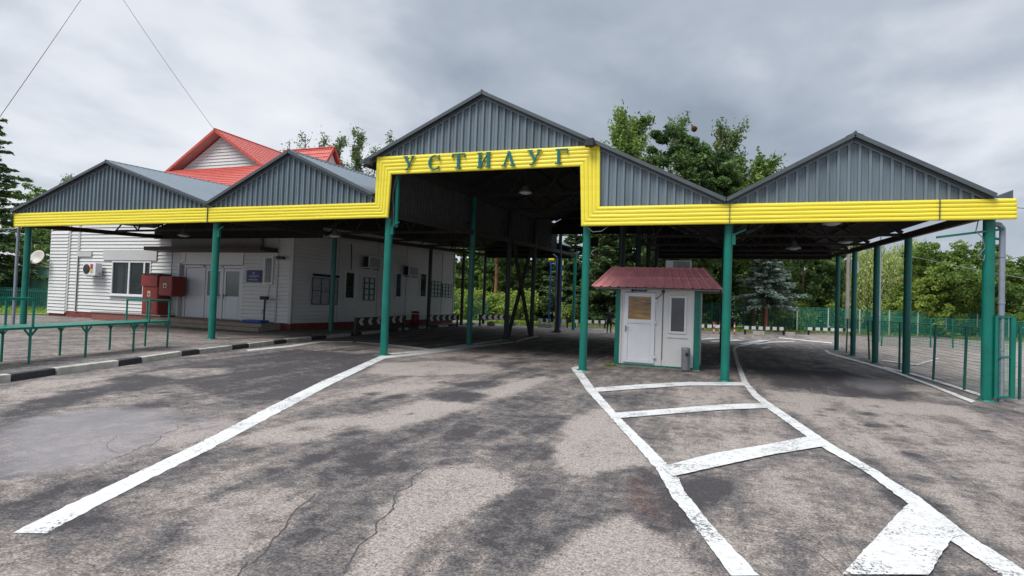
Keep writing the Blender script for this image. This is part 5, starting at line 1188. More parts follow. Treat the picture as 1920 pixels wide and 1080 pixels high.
# --- mesh fences
WIRE = mat('green_wire', (.02, .22, .15), .5, var=.1); WIRED = mat('dark_green_wire', (.01, .075, .05), .6, var=.1); PALEPOST = mat('pale_post', (.42, .48, .44), .7, var=.1)
def mesh_fence(lb, pts, h, wm, pm, post_sp=None, posts=None, cell=(.09, .2), wr=.004, grp=None, z0=.08, pr=.03, top=True, lean=0, name='mesh_fence', ph=None):
    t = thing(name, lb, 'fence', (pts[0][0], pts[0][1], 0), grp)
    for (a, b) in zip(pts, pts[1:]):
        a_ = Vector((*a, 0)); b_ = Vector((*b, 0)); d = (b_ - a_); L = d.length; d.normalize(); n = int(L / cell[0]); nrm = Vector((-d.y, d.x, 0)); mb = MB()
        for i in range(n + 1):
            c = a_ + d * (i * cell[0]); q = c + Vector((0, 0, h)); s = d * wr
            mb.add([c - s + Vector((0, 0, z0)), c + s + Vector((0, 0, z0)), q + s, q - s], [(0, 1, 2, 3)])
        k = int((h - z0) / cell[1])
        for i in range(k + 1):
            z = z0 + (h - z0) * i / k; u = Vector((0, 0, wr)); o = nrm * .004
            mb.add([a_ + o + Vector((0, 0, z)) - u, b_ + o + Vector((0, 0, z)) - u, b_ + o + Vector((0, 0, z)) + u, a_ + o + Vector((0, 0, z)) + u], [(0, 1, 2, 3)])
        mb.build('wire_mesh', wm, t, fixn=False)
        if top: mb = MB(); mb.tube(a_ + Vector((0, 0, h)), b_ + Vector((0, 0, h)), .014, n=5); mb.build('top_wire', wm, t)
    P_ = posts
    if P_ is None:
        P_ = []
        for (a, b) in zip(pts, pts[1:]):
            L = math.dist(a, b); n = max(1, round(L / post_sp))
            for i in range(n + 1): P_.append((a[0] + (b[0] - a[0]) * i / n, a[1] + (b[1] - a[1]) * i / n))
        P_ = sorted(set((round(x, 3), round(y, 3)) for x, y in P_))
    random.seed(len(P_))
    for x, y in P_:
        mb = MB(); lx = random.uniform(-lean, lean); mb.tube((x, y, 0), (x + lx, y + lx, (ph or h) + .02), pr, n=8); mb.build('fence_post', pm, t)
    return t
mesh_fence('green wire mesh fence along the right row of canopy posts', [(6.3, 17.0), (6.25, 26.0), (6.2, 35.2)], 1.7, WIRE, GREEND, posts=[(6.2, 18.55), (6.2, 20.9), (6.2, 24.4), (6.2, 28.2), (6.2, 28.8), (6.15, 33.3)], cell=(.04, .08), wr=.0035, lean=.10, pr=.035)
mesh_fence('low green mesh fence across the middle of the right hand lot', [(9.2, 42.6), (13.3, 44.5), (19.5, 47.5)], 1.9, WIRE, GREEN, posts=[(9.4, 42.7), (9.9, 42.9), (13.0, 44.4), (14.4, 45.0), (16.8, 46.2), (19.3, 47.4)], cell=(.10, .1), wr=.006, lean=.15, pr=.045)
mesh_fence('green chain link fence in front of the far trees on the right', [(7.0, 60.5), (12.5, 62.0), (21, 67.5), (30, 71.5), (44, 78)], 2.5, WIRE, PALEPOST, post_sp=3.4, cell=(.16, .16), wr=.016, pr=.06)
mesh_fence('green chain link fence behind the blue spruce', [(-3.5, 56.5), (2.2, 58.0), (6.6, 60.2)], 2.6, WIRED, GREEND, post_sp=3.0, cell=(.16, .16), wr=.018, pr=.06)
mesh_fence('green chain link fence before the bright bushes seen through the left hall', [(-30, 56), (-21.5, 52.5)], 2.3, WIRED, GREEND, post_sp=3, cell=(.16, .16), wr=.012, pr=.05)
# gate by the right corner
gt = thing('wire_gate', 'open green framed wire gate beside the right corner post', 'gate', (6.3, 16.5, 0))
ga, gb = Vector((6.12, 16.5, 0)), Vector((6.48, 16.62, 0))
def gp(u, z): p = ga.lerp(gb, u); return (p.x, p.y, z)
mb = MB(); mb.bar(gp(0, .1), gp(0, 2.0), .06, .06); mb.bar(gp(1, .1), gp(1, 2.0), .09, .09); mb.bar(gp(0, 2.0), gp(1, 2.0), .05, .05); mb.bar(gp(0, 1.05), gp(1, 1.05), .04, .04); mb.bar(gp(0, .12), gp(1, .12), .05, .05); mb.build('gate_frame', GREEN, gt)
mb = MB()
for i in range(12): u = i / 12 + .04; mb.bar(gp(u, .12), gp(u, 2.0), .007, .007)
for i in range(9): z = .3 + i * .2; mb.bar(gp(0, z), gp(1, z), .007, .007)
mb.build('wire_mesh', WIRE, gt)
mesh_fence('welded green mesh fence running right from the open gate', [(6.95, 17.45), (10.5, 20.6), (15.5, 24.5)], 1.75, WIRE, GREEND, post_sp=2.4, cell=(.08, .2), wr=.003, pr=.035)
# poles
def pole(x, y, h, r, m, lb, box=None):
    t = thing('utility_pole', lb, 'pole', (x, y, 0)); mb = MB(); mb.tube((x, y, 0), (x, y, h), r, r * .7, 14); mb.build('shaft', m, t)
    mb = MB(); mb.bar((x - .7, y, h - .4), (x + .7, y, h - .4), .08, .08)
    for k in (-.6, 0, .6): mb.lathe((x + k, y, h - .36), [(.03, 0), (.05, .06), (.03, .1), (0, .14)], 8)
    mb.build('crossarm', m, t)
    if box: mb = MB(); mb.box(*box); mb.build('equipment_box', GREYPIPE, t, bevel=.02)
pole(11.55, 62.5, 10.5, .2, CONC, 'pale concrete pole with a grey box beyond the right posts', (11.75, 12.4, 62.2, 62.4, 5.9, 7.0))
pole(11.5, 50.6, 8.6, .09, GREYPIPE, 'slim grey metal pole behind the third right post')
bp = thing('barrier_mast', 'tall blue steel mast frame with yellow top seen through the central hall', 'mast', (-12.6, 45.5, 0))
mb = MB(); mb.tube((-13.1, 45.3, 0), (-13.1, 45.3, 5.9), .07, n=10); mb.build('post', BLUEP, bp)
mb = MB(); mb.box(-12.55, -12.15, 45.2, 45.5, 0, 2.1); mb.box(-12.55, -12.4, 45.25, 45.4, 2.1, 6.6); mb.box(-12.25, -12.13, 45.25, 45.4, 2.1, 6.6); mb.build('tower_frame', BLUEP, bp)
mb = MB()
for k in range(7): mb.box(-12.11, -12.06, 45.25, 45.4, .9 + k * .85, 1.3 + k * .85)
mb.box(-13.3, -12.85, 45.2, 45.4, 5.55, 5.95); mb.build('yellow_stripe', YELLOW, bp)
# cables
def cable(name, lb, a, b, sag, r, m=WIREG, n=24):
    a = Vector(a); b = Vector(b); pts = [a.lerp(b, i / n) - Vector((0, 0, sag * 4 * (i / n) * (1 - i / n))) for i in range(n + 1)]
    mb = MB(); mb.path(pts, r, 5); return tag(mb.build(name, m), lb, 'cable')
cable('overhead_cable', 'dark overhead cable rising from the red gable apex to the upper left', (-30.0, 26.95, 12.1), CABP, .15, .011)
cable('overhead_cable', 'overhead cable crossing the upper left corner of the sky', CABQ, CABP, .1, .011)
cable('overhead_cable', 'second strand beside the cable in the upper left corner', (CABQ[0] + .12, CABQ[1], CABQ[2] + .1), (CABP[0] + .1, CABP[1], CABP[2] + .12), .14, .008)
cable('overhead_cable', 'dark cable low in the sky right of the corner downpipe', (6.35, 17.2, 3.35), (20.0, 36.0, 7.6), .3, .012)
cable('overhead_cable', 'pale cable sloping down in front of the trees at the right edge', (11.5, 50.5, 7.0), (13.4, 26.0, 2.9), .1, .012, GREYPIPE)
cable('overhead_cable', 'cable leaving the right end of the yellow fascia', (6.38, 16.4, 4.55), (9.5, 17.5, 4.45), .05, .01)
cable('overhead_cable', 'upper pale cable left of the first front post', (-29.8, 16.5, 4.45), (-36, 14.0, 4.1), .05, .02, GREYPIPE)
cable('overhead_cable', 'lower pale cable left of the first front post', (-29.8, 16.5, 4.35), (-36, 14.0, 3.3), .15, .012, GREYPIPE)
# fence and shed at the far left
lf = thing('panel_fence', 'weathered green metal panel fence behind the satellite dish', 'fence', (-52, 30, .17))
mb = MB(); x = -58.0
vs = []; k = 0
while x < -44.5: vs += [(x, 30 + (.05 if k % 2 else 0), .2), (x, 30 + (.05 if k % 2 else 0), 3.45)]; x += .11; k += 1
mb.add(vs, [(2*i, 2*i + 2, 2*i + 3, 2*i + 1) for i in range(k - 1)]); mb.build('panel', mat('faded_green_sheet', (.09, .22, .16), .6, var=.35, scale=1.5, dirt=.4), lf, fixn=False)
mb = MB(); mb.box(-58, -44.5, 29.9, 29.98, 3.4, 3.5); mb.build('top_rail', mat('tan_rail', (.35, .30, .18), .6), lf)
pf = thing('picket_railing', 'dark green vertical bar railing in front of the panel fence', 'railing', (-50, 27, .17))
mb = MB(); x = -54
while x < -41: mb.box(x, x + .05, 27, 27.05, .17, 1.75); x += .22
mb.box(-54, -41, 26.95, 27.0, 1.5, 1.56); mb.box(-54, -41, 26.95, 27.0, .35, .41); mb.build('bars', GREEND, pf)
# ================================================================ person in dark clothes far behind the booth
def person(x, y, lb, h=1.84, rz=0.3):
    t = thing('person', lb, 'person', (0, 0, 0)); t.location = (x, y, 0); t.rotation_euler = (0, 0, rz); s = h / 1.8
    J = {'pel': (0, 0, .95, .14), 'wai': (0, 0, 1.1, .125), 'che': (0, .01, 1.32, .16), 'nkb': (0, 0, 1.48, .075), 'nk': (0, 0, 1.54, .055), 'hd0': (0, -.01, 1.62, .085), 'hd1': (0, -.01, 1.71, .09), 'hd2': (0, 0, 1.78, .05),
         'hl': (.09, 0, .9, .095), 'kl': (.11, -.06, .5, .065), 'al': (.11, .02, .1, .042), 'tl': (.13, -.13, .04, .04), 'hr': (-.09, 0, .9, .095), 'kr': (-.11, .02, .5, .065), 'ar': (-.11, .12, .1, .042), 'tr': (-.13, -.03, .04, .04),
         'sl': (.19, 0, 1.42, .065), 'el': (.25, .03, 1.15, .05), 'wl': (.24, -.08, .92, .032), 'pl': (.235, -.11, .86, .036), 'sr': (-.19, 0, 1.42, .065), 'er': (-.25, .02, 1.15, .05), 'wr': (-.25, -.05, .92, .032), 'pr': (-.245, -.08, .86, .036)}
    E_ = [('pel', 'wai'), ('wai', 'che'), ('che', 'nkb'), ('nkb', 'nk'), ('nk', 'hd0'), ('hd0', 'hd1'), ('hd1', 'hd2'), ('pel', 'hl'), ('hl', 'kl'), ('kl', 'al'), ('al', 'tl'), ('pel', 'hr'), ('hr', 'kr'), ('kr', 'ar'), ('ar', 'tr'),
          ('che', 'sl'), ('sl', 'el'), ('el', 'wl'), ('wl', 'pl'), ('che', 'sr'), ('sr', 'er'), ('er', 'wr'), ('wr', 'pr')]
    for sd2, pn in ((1, 'pl'), (-1, 'pr')):
        px, py, pz, _ = J[pn]
        for k in range(4):
            f = pn + 'f%d' % k; J[f] = (px + sd2 * .004, py - .028 + k * .019, pz - .085 + abs(k - 1) * .008, .009); E_.append((pn, f))
            J[f + 'b'] = (px - sd2 * .012, py - .03 + k * .018, pz - .115 + abs(k - 1) * .01, .008); E_.append((f, f + 'b'))
        J[pn + 't'] = (px - sd2 * .008, py - .06, pz - .03, .010); E_.append((pn, pn + 't'))
    keys = list(J); me = bpy.data.meshes.new('body'); me.from_pydata([tuple(c * s for c in J[k][:3]) for k in keys], [(keys.index(a), keys.index(b)) for a, b in E_], [])
    o = bpy.data.objects.new('body', me); COL.objects.link(o)
    md = o.modifiers.new('skin', 'SKIN'); md.use_smooth_shade = True
    for i, k in enumerate(keys): r = J[k][3] * s; me.skin_vertices[0].data[i].radius = (r, r * (.75 if k in ('che', 'wai', 'pel') else 1))
    me.skin_vertices[0].data[0].use_root = True
    o.modifiers.new('sub', 'SUBSURF').levels = 1; o.modifiers['sub'].render_levels = 1
    dg = bpy.context.evaluated_depsgraph_get(); m2 = bpy.data.meshes.new_from_object(o.evaluated_get(dg)); bpy.data.objects.remove(o)
    m2.materials.clear(); m2.materials.append(CLOTH); m2.materials.append(SKIN)
    for p in m2.polygons:
        z = p.center.z / s; ax_ = abs(p.center.x) / s
        p.material_index = 1 if z > 1.5 or (z < .93 and ax_ > .2) else 0; p.use_smooth = True
    o = bpy.data.objects.new('body', m2); COL.objects.link(o); o.parent = t
    mb = MB(); mb.lathe((0, 0.005, 1.70 * s), [(.098, -.03), (.102, .03), (.085, .085), (.04, .12), (0, .125)], 14); mb.build('hair', BLACK, t)
    mb = MB()
    for sx in (-1, 1): mb.box(sx * .035 - .012, sx * .035 + .012, -.105 * s, -.092 * s, 1.685 * s, 1.7 * s)
    mb.box(-.02, .02, -.103 * s, -.09 * s, 1.625 * s, 1.632 * s); mb.prism([(-.012, 1.645 * s), (.012, 1.645 * s), (0, 1.685 * s)], -.118 * s, -.09 * s); mb.build('face_detail', BARKR, t)
    mb = MB(); mb.lathe((0, 0, 1.1 * s), [(.158, -.24), (.165, .1), (.185, .24), (.17, .33), (.11, .39), (.075, .41)], 16); mb.v = [(a, b * .78, c) for a, b, c in mb.v]; mb.build('jacket', CLOTH, t)
person(-7.35, 40.9, 'person in black clothes standing in the yard left of the booth', 1.86, 0.5)
# dark bag on the ground beside
bg_ = thing('bag', 'small black bag on the ground beside the standing person', 'bag', (-6.6, 41.5, 0))
mb = MB(); mb.lathe((-6.6, 41.5, 0), [(0, 0), (.22, 0), (.26, .15), (.2, .33), (.08, .4), (0, .4)], 14); mb.build('sack', BLACK, bg_)
mb = MB(); mb.path([(-6.7, 41.5, .38), (-6.65, 41.5, .52), (-6.55, 41.5, .52), (-6.5, 41.5, .38)], .015, 6); mb.build('handle', BLACK, bg_)
# ================================================================ trees
def leaf_mat(name, dark, light, trans=0.35, rough=0.55):
    m = bpy.data.materials.new(name); t, b = nodes(m); at = t.nodes.new('ShaderNodeAttribute'); at.attribute_name = 'tint'
    oi = t.nodes.new('ShaderNodeObjectInfo')
    r = t.nodes.new('ShaderNodeValToRGB'); r.color_ramp.elements[0].color = dark + (1,); r.color_ramp.elements[1].color = light + (1,); t.links.new(at.outputs['Fac'], r.inputs[0])
    b.inputs['Roughness'].default_value = rough; t.links.new(r.outputs[0], b.inputs['Base Color']); b.inputs['Specular IOR Level'].default_value = .3
    tr = t.nodes.new('ShaderNodeBsdfTranslucent'); t.links.new(r.outputs[0], tr.inputs[0]); mx = t.nodes.new('ShaderNodeMixShader'); mx.inputs[0].default_value = trans
    t.links.new(b.outputs[0], mx.inputs[1]); t.links.new(tr.outputs[0], mx.inputs[2]); t.links.new(mx.outputs[0], t.nodes['Material Output'].inputs[0]); return m
def leaf_mesh(name, C, size, m, rng, parent=None, aspect=.55, updir=None, tint=None, jitter=.4):
    n = len(C); 
    d = rng.normal(size=(n, 3))
    if updir is not None: d = d * jitter + updir
    d /= np.linalg.norm(d, axis=1, keepdims=True) + 1e-9
    e = rng.normal(size=(n, 3)); e = np.cross(d, e); e /= np.linalg.norm(e, axis=1, keepdims=True) + 1e-9
    s = (size if np.ndim(size) else size * rng.uniform(.6, 1.3, n))[:, None] if not np.ndim(size) else size[:, None]
    V = np.stack([C - d*s, C + e*s*aspect, C + d*s, C - e*s*aspect], 1).reshape(-1, 3)
    me = bpy.data.meshes.new(name); me.vertices.add(4*n); me.vertices.foreach_set('co', V.astype(np.float32).ravel())
    me.loops.add(4*n); me.loops.foreach_set('vertex_index', np.arange(4*n, dtype=np.int32)); me.polygons.add(n); me.polygons.foreach_set('loop_start', np.arange(0, 4*n, 4, dtype=np.int32))
    me.update(calc_edges=True)
    if tint is None: tint = rng.uniform(0, 1, n)
    at = me.attributes.new('tint', 'FLOAT', 'POINT'); at.data.foreach_set('value', np.repeat(np.clip(tint, 0, 1), 4).astype(np.float32))
    me.materials.append(m); o = bpy.data.objects.new(name, me); COL.objects.link(o)
    if parent: o.parent = parent
    return o
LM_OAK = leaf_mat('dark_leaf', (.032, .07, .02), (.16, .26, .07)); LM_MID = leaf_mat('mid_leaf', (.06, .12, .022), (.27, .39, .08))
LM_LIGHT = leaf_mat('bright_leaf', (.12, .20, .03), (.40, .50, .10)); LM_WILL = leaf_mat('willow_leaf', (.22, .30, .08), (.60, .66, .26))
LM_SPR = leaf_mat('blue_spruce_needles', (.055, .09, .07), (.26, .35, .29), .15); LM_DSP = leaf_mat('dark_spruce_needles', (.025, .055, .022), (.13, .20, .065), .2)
LM_POP = leaf_mat('grey_green_leaf', (.07, .115, .04), (.24, .31, .12)); LM_MIST = leaf_mat('mistletoe_leaf', (.14, .16, .03), (.30, .33, .08)); LM_RUSTY = leaf_mat('dead_leaf', (.20, .06, .02), (.36, .12, .05))
def limbs(H, spread, rng, base_r, m, t, n=7, crown0=.35, lean=0):
    mb = MB(); top = Vector((lean, 0, H * .85)); mb.path([(0, 0, 0), (lean*.2, 0, H*.25), (lean*.6, .0, H*.55), tuple(top)], [base_r, base_r*.8, base_r*.5, base_r*.12], 8)
    ends = []
    for k in range(n):
        a = k * 2.4 + rng.uniform(-.3, .3); z0 = H * (crown0 + (.8 - crown0) * k / n) * .9; L = spread * rng.uniform(.6, 1.0) * (1 - .4 * k / n)
        p0 = Vector((lean * z0 / H, 0, z0)); p2 = p0 + Vector((math.cos(a) * L, math.sin(a) * L, H * rng.uniform(.08, .22))); p1 = p0.lerp(p2, .5) + Vector((0, 0, -.04 * H + .05 * H * rng.random()))
        r = base_r * .4; mb.path([tuple(p0), tuple(p1), tuple(p2)], [r, r * .6, r * .15], 6); ends.append(p2)
        for j in range(2):
            b = a + rng.uniform(-.9, .9); q = p1 + Vector((math.cos(b), math.sin(b), rng.uniform(.2, .9))) * L * .4; mb.path([tuple(p1), tuple(q)], [r * .45, r * .1], 5)
    mb.build('trunk', m, t)
def crown_tree(name, lb, H, rx, z0, n_cl, n_lf, leaf, lm, seed, grp=None, bark=BARK, cat='tree', base_r=None, rag=.3, hollow=.45):
    """broadleaf tree at the origin; crown of leaf clumps spread through an uneven ellipsoid from z0 to H"""
    rng = np.random.default_rng(seed); t = thing(name, lb, cat, (0, 0, 0), grp)
    limbs(H, rx * .8, rng, base_r or H * .018, bark, t)
    u = rng.normal(size=(n_cl, 3)); u /= np.linalg.norm(u, axis=1, keepdims=True); rad = hollow + (1 - hollow) * rng.random(n_cl) ** .5
    lump = 1 + rag * np.sin(u[:, 0] * 3.1 + seed) * np.cos(u[:, 2] * 4.3 + seed * .7) + rag * .5 * rng.normal(size=n_cl) * .6
    cz = (H + z0) / 2; hz = (H - z0) / 2
    c = u * (rad * lump)[:, None] * np.array([rx, rx, hz]) + np.array([0, 0, cz]); c[:, 2] = np.maximum(c[:, 2], z0 * .7)
    cr = rng.uniform(.12, .26, n_cl) * rx * (60 / n_cl) ** .2
    ct = np.clip(.45 + .22 * rng.normal(size=n_cl), 0, 1)
    k = rng.integers(0, n_cl, n_lf); g = rng.normal(size=(n_lf, 3)); g /= np.linalg.norm(g, axis=1, keepdims=True); g *= (rng.random(n_lf) ** .4)[:, None]
    g[:, 2] *= .7
    C = c[k] + g * cr[k][:, None]; tint = np.clip(ct[k] + .22 * rng.normal(size=n_lf), 0, 1)
    leaf_mesh('crown', C, leaf, lm, rng, t, tint=tint); return t
def spruce(name, lb, H, rb, n_wh, lm, seed, bark=BARK, z0=.08, dens=1.0, grp=None):
    rng = np.random.default_rng(seed); t = thing(name, lb, 'tree', (0, 0, 0), grp)
    mb = MB(); mb.path([(0, 0, 0), (0, 0, H * .5), (0, 0, H * .98)], [H * .018, H * .011, H * .002], 8)
    C = []; D = []; T = []; S = []
    for w_ in range(n_wh):
        f = w_ / n_wh; z = H * (z0 + (1 - z0) * f); L = rb * (1 - f) ** .85 * rng.uniform(.85, 1.1) + .1; nb = max(4, int(13 * (1 - f * .6))); z_ = z
        for b in range(nb):
            a = rng.uniform(0, 6.28); z = max(H * z0, z_ + rng.uniform(-.6, .6) * H / n_wh); l = L * rng.uniform(.5, 1.15); up_ = rng.uniform(-.12, .10) + .35 * f; tb = rng.uniform(.2, .8)
            d = np.array([math.cos(a), math.sin(a), 0]); sd_ = np.array([-math.sin(a), math.cos(a), 0])
            if l > .8 and b % 3 == 0: p = d * l * .8; mb.path([(0, 0, z), (p[0], p[1], z + l * up_ - .1 * l)], [H * .004, H * .001], 4)
            n = int(46 * dens * l / (rb) * 1.6) + 8
            s = rng.random(n) ** .7; side = rng.normal(size=n) * .16 * l * (1.15 - s); zz = z + s * l * up_ - .18 * l * s ** 2 + .07 * l * s ** 4 - rng.random(n) * .12 * (1 + l * .3)
            P = d * (s * l)[:, None] + sd_ * side[:, None]; P[:, 2] = zz; C.append(P)
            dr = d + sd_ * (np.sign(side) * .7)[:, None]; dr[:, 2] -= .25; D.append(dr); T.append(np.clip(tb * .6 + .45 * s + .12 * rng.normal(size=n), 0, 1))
    mb.build('trunk', bark, t)
    C = np.concatenate(C); D = np.concatenate(D); T = np.concatenate(T)
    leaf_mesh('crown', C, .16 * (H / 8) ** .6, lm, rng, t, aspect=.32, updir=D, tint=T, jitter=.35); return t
def willow(name, lb, H, rx, seed, n_str=360, lm=None):
    rng = np.random.default_rng(seed); t = thing(name, lb, 'tree', (0, 0, 0)); limbs(H, rx * .7, rng, H * .03, BARK, t, 9, .3)
    C = []; T = []
    for s in range(n_str):
        a = rng.uniform(0, 6.28); r = rx * math.sqrt(rng.random()); lob = 1 + .18 * math.sin(a * 3 + seed)
        top = H * (1 - .42 * (r / rx) ** 2) * (1 + .05 * rng.normal()); L = rng.uniform(.35, .9) * top * (.5 + .5 * r / rx); n = int(L * 13) + 6
        s_ = np.linspace(0, 1, n); x = math.cos(a) * r * lob + s_ * math.cos(a) * .25 + .10 * rng.normal(size=n); y = math.sin(a) * r * lob + s_ * math.sin(a) * .25 + .10 * rng.normal(size=n)
        z = top - L * s_ + .1 * rng.normal(size=n); C.append(np.stack([x, y, z], 1)); T.append(np.clip(rng.uniform(.25, .8) + .15 * rng.normal(size=n) , 0, 1))
    C = np.concatenate(C); leaf_mesh('crown', C, .19, lm or LM_WILL, rng, t, aspect=.28, updir=np.array([0, 0, -1.0]), tint=np.concatenate(T), jitter=.3); return t
def wispy(name, lb, H, W, n_br, seed, lm=LM_POP, bare=.3, nl=70, z0=.35, grp=None, mist=()):
    """thin upright poplar-like crown, branches with sparse leaves so the sky shows through"""
    rng = np.random.default_rng(seed); t = thing(name, lb, 'tree', (0, 0, 0), grp); mb = MB(); mb.path([(0, 0, 0), (0, 0, H * .5), (.1, 0, H * .97)], [H * .013, H * .008, .02], 7); C = []; T = []
    for b in range(n_br):
        z = H * (z0 + (.95 - z0) * b / n_br); a = rng.uniform(0, 6.28); l = W * rng.uniform(.5, 1) * (1.1 - .6 * b / n_br); rise = l * rng.uniform(1.1, 2.4); rise = min(rise, H * 1.03 - z)
        q = Vector((math.cos(a) * l, math.sin(a) * l, z + rise)); p1 = Vector((math.cos(a) * l * .6, math.sin(a) * l * .6, z + rise * .4)); mb.path([(0, 0, z), tuple(p1), tuple(q)], [.06, .035, .01], 5)
        n = int(nl * (.15 if rng.random() < bare else 1) * rng.uniform(.5, 1.2)); s = rng.random(n) ** .6; P = np.array([0, 0, z]) * (1 - s)[:, None] + np.array(q) * s[:, None] + rng.normal(size=(n, 3)) * np.array([.28, .28, .38])
        C.append(P); T.append(np.clip(rng.uniform(.2, .8) + .15 * rng.normal(size=n), 0, 1))
    mb.build('trunk', BARK, t); C = np.concatenate(C); leaf_mesh('crown', C, .17, lm, rng, t, tint=np.concatenate(T))
    for i, (x, z, r, rm) in enumerate(mist):
        g = rng.normal(size=(260, 3)); g /= np.linalg.norm(g, axis=1, keepdims=True); g *= (r * rng.random(260) ** .35)[:, None]; leaf_mesh('mistletoe', g + np.array([x, -.2, z]), .11, rm, rng, t)
    return t
def bush(name, lb, rx, h, seed, lm, n=2600, leaf=.12, cat='bush', grp=None):
    rng = np.random.default_rng(seed); t = thing(name, lb, cat, (0, 0, 0), grp); mb = MB()
    for k in range(7): a = k * .9; mb.path([(0, 0, 0), (math.cos(a) * rx * .3, math.sin(a) * rx * .3, h * .45), (math.cos(a) * rx * .6, math.sin(a) * rx * .6, h * .8)], [.05, .03, .01], 5)
    mb.build('stem', BARK, t); nc = 46; u = rng.normal(size=(nc, 3)); u /= np.linalg.norm(u, axis=1, keepdims=True); c = u * (rng.random(nc) ** .4)[:, None] * np.array([rx, rx * .8, h * .5]) + np.array([0, 0, h * .5]); ct = np.clip(.5 + .2 * rng.normal(size=nc), 0, 1)
    k = rng.integers(0, nc, n); g = rng.normal(size=(n, 3)) * .5; C = c[k] + g * np.array([.22 * rx, .22 * rx, .16 * h]); C[:, 2] = np.abs(C[:, 2]); leaf_mesh('foliage', C, leaf, lm, rng, t, tint=np.clip(ct[k] + .2 * rng.normal(size=n), 0, 1)); return t
# --- big trees behind the canopy
place(crown_tree('oak_tree', 'big dense dark green tree rising behind the valley between centre and right gables', 17.6, 5.2, 4.5, 300, 70000, .18, LM_OAK, 3, rag=.10, hollow=.6), (-3.5, 54, 0))
place(wispy('poplar_tree', 'leafy poplar left of the big dark tree, above the right slope of the centre gable', 20.6, 3.9, 44, 5, LM_MID, .1, 560, .33), (-9.0, 58, 0))
place(wispy('poplar_tree', 'shorter leafy poplar just behind the right slope of the centre gable', 17.5, 3.4, 40, 8, LM_MID, .1, 520, .3), (-11.8, 57, 0))
place(wispy('poplar_tree', 'thin poplar with mistletoe balls right of the big dark tree', 20.4, 2.6, 30, 11, LM_POP, .35, 190, .45, None, ((-1.0, 18.3, .55, LM_MIST), (-1.3, 16.2, .6, LM_MIST), (-2.4, 17.3, .5, LM_MIST))), (.5, 60, 0))
place(wispy('poplar_tree', 'thin poplar sticking out above the big dark tree, with one red brown ball', 22.4, 1.9, 20, 14, LM_POP, .2, 130, .5, None, ((1.7, 20.7, .3, LM_RUSTY),)), (-4.6, 62, 0))
place(wispy('poplar_tree', 'leaning sparse tree at the right end of the clump behind the valley', 15.6, 3.8, 34, 17, LM_MID, .15, 380, .3, None, ((.3, 13.2, .5, LM_MIST),)), (3.0, 58, 0))
# sparse poplars behind the red roof
for i, (x, h, bare, nl, lb) in enumerate([(-62.6, 26.6, .85, 30, 'almost bare poplar top above the red roof, leftmost of the row'), (-59.6, 27.0, .6, 60, 'thin poplar top, second from the left above the red roof'), (-56.2, 27.4, .3, 90, 'half leafy poplar top above the right end of the red roof'),
        (-53.4, 26.0, .2, 130, 'leafy poplar just right of the red roof end'), (-50.2, 27.2, .15, 170, 'tallest leafy poplar between red roof and yellow frame'), (-47.2, 24.6, .7, 60, 'bare twiggy poplar next to the yellow frame corner'), (-44.0, 24.9, .5, 80, 'small poplar tip peeping over the left slope of the centre gable')]):
    place(wispy('poplar_tree', lb, h, 1.7, 20, 30 + i, LM_POP, bare, int(nl * 1.5), .55), (x, 70, 0))
place(crown_tree('leafy_tree', 'low leafy tree behind the left edge of the yellow frame', 20.5, 3.0, 8, 40, 5000, .22, LM_MID, 51), (-48.6, 73, 0))
# left edge
place(spruce('spruce_tree', 'tall dark spruce at the left edge of the picture', 15.2, 4.6, 22, LM_DSP, 61, dens=1.7), (-53.6, 28.0, .1))
place(crown_tree('leafy_tree', 'green tree behind the satellite dish', 10.6, 4.2, 1.5, 60, 12000, .19, LM_MID, 62), (-79, 47, 0))
place(crown_tree('leafy_tree', 'darker green tree between the dish and the white building', 9.8, 4.6, 1.2, 60, 12000, .2, LM_OAK, 63), (-70, 46, 0))
place(crown_tree('leafy_tree', 'leafy tree top just left of the first gable', 18.0, 4.0, 6, 90, 9000, .22, LM_MID, 64, rag=.4), (-104, 60, 0))
place(wispy('poplar_tree', 'tiny tree tip peeping over the left slope of the first gable', 19.2, 2.0, 18, 65, LM_POP, .1, 90, .5), (-97.5, 60, 0))
place(bush('bush', 'low bush by the lawn left of the white building', 2.2, 1.6, 66, LM_LIGHT), (-57, 33, .1))
# behind the canopy, seen under the roofs
place(spruce('blue_spruce', 'blue spruce with reddish trunk seen under the right roof', 8.8, 3.1, 24, LM_SPR, 71, BARKR, .30, 2.6), (4.05, 57.2, 0))
pr = spruce('spruce_tree', 'dark spruce behind the blue mast', 12.5, 4.4, 30, LM_DSP, 72, z0=.04, dens=2.0, grp='dark spruces behind the yard'); place(pr, (-14.0, 57, 0))
for x, y, s, lb in ((-10.0, 54.5, 1.05, 'dark spruce seen right of the last hall column and behind the person'), (-6.0, 56, 1.0, 'dark spruce behind the left half of the booth roof'), (-17.8, 60, .95, 'dark spruce seen behind the lattice cross brace')):
    place(copy_tree(pr), (x, y, 0), x, s, lb)
dt = crown_tree('leafy_tree', 'dark leafy tree left of the blue spruce', 11, 3.8, 1.0, 70, 16000, .19, LM_OAK, 73, grp='trees beyond the yard'); place(dt, (.0, 62.5, 0))
for x, y, s, lb in ((10.6, 76, 1.2, 'dark leafy tree standing behind the farthest right post'), (8.0, 65, .95, 'dark leafy tree right of the blue spruce'), (-4, 66, 1.15, 'dark leafy tree behind the right half of the booth roof'), (-25.5, 66, .95, 'leafy tree seen through the left hall beside the white wall')):
    place(copy_tree(dt), (x, y, 0), x * 1.3, s, lb)
mt = crown_tree('leafy_tree', 'mid green tree seen between the first inner columns of the left hall', 10.5, 3.5, 1.0, 64, 14000, .19, LM_MID, 74, grp='mid green trees beyond the yard'); place(mt, (-21.5, 62, 0))
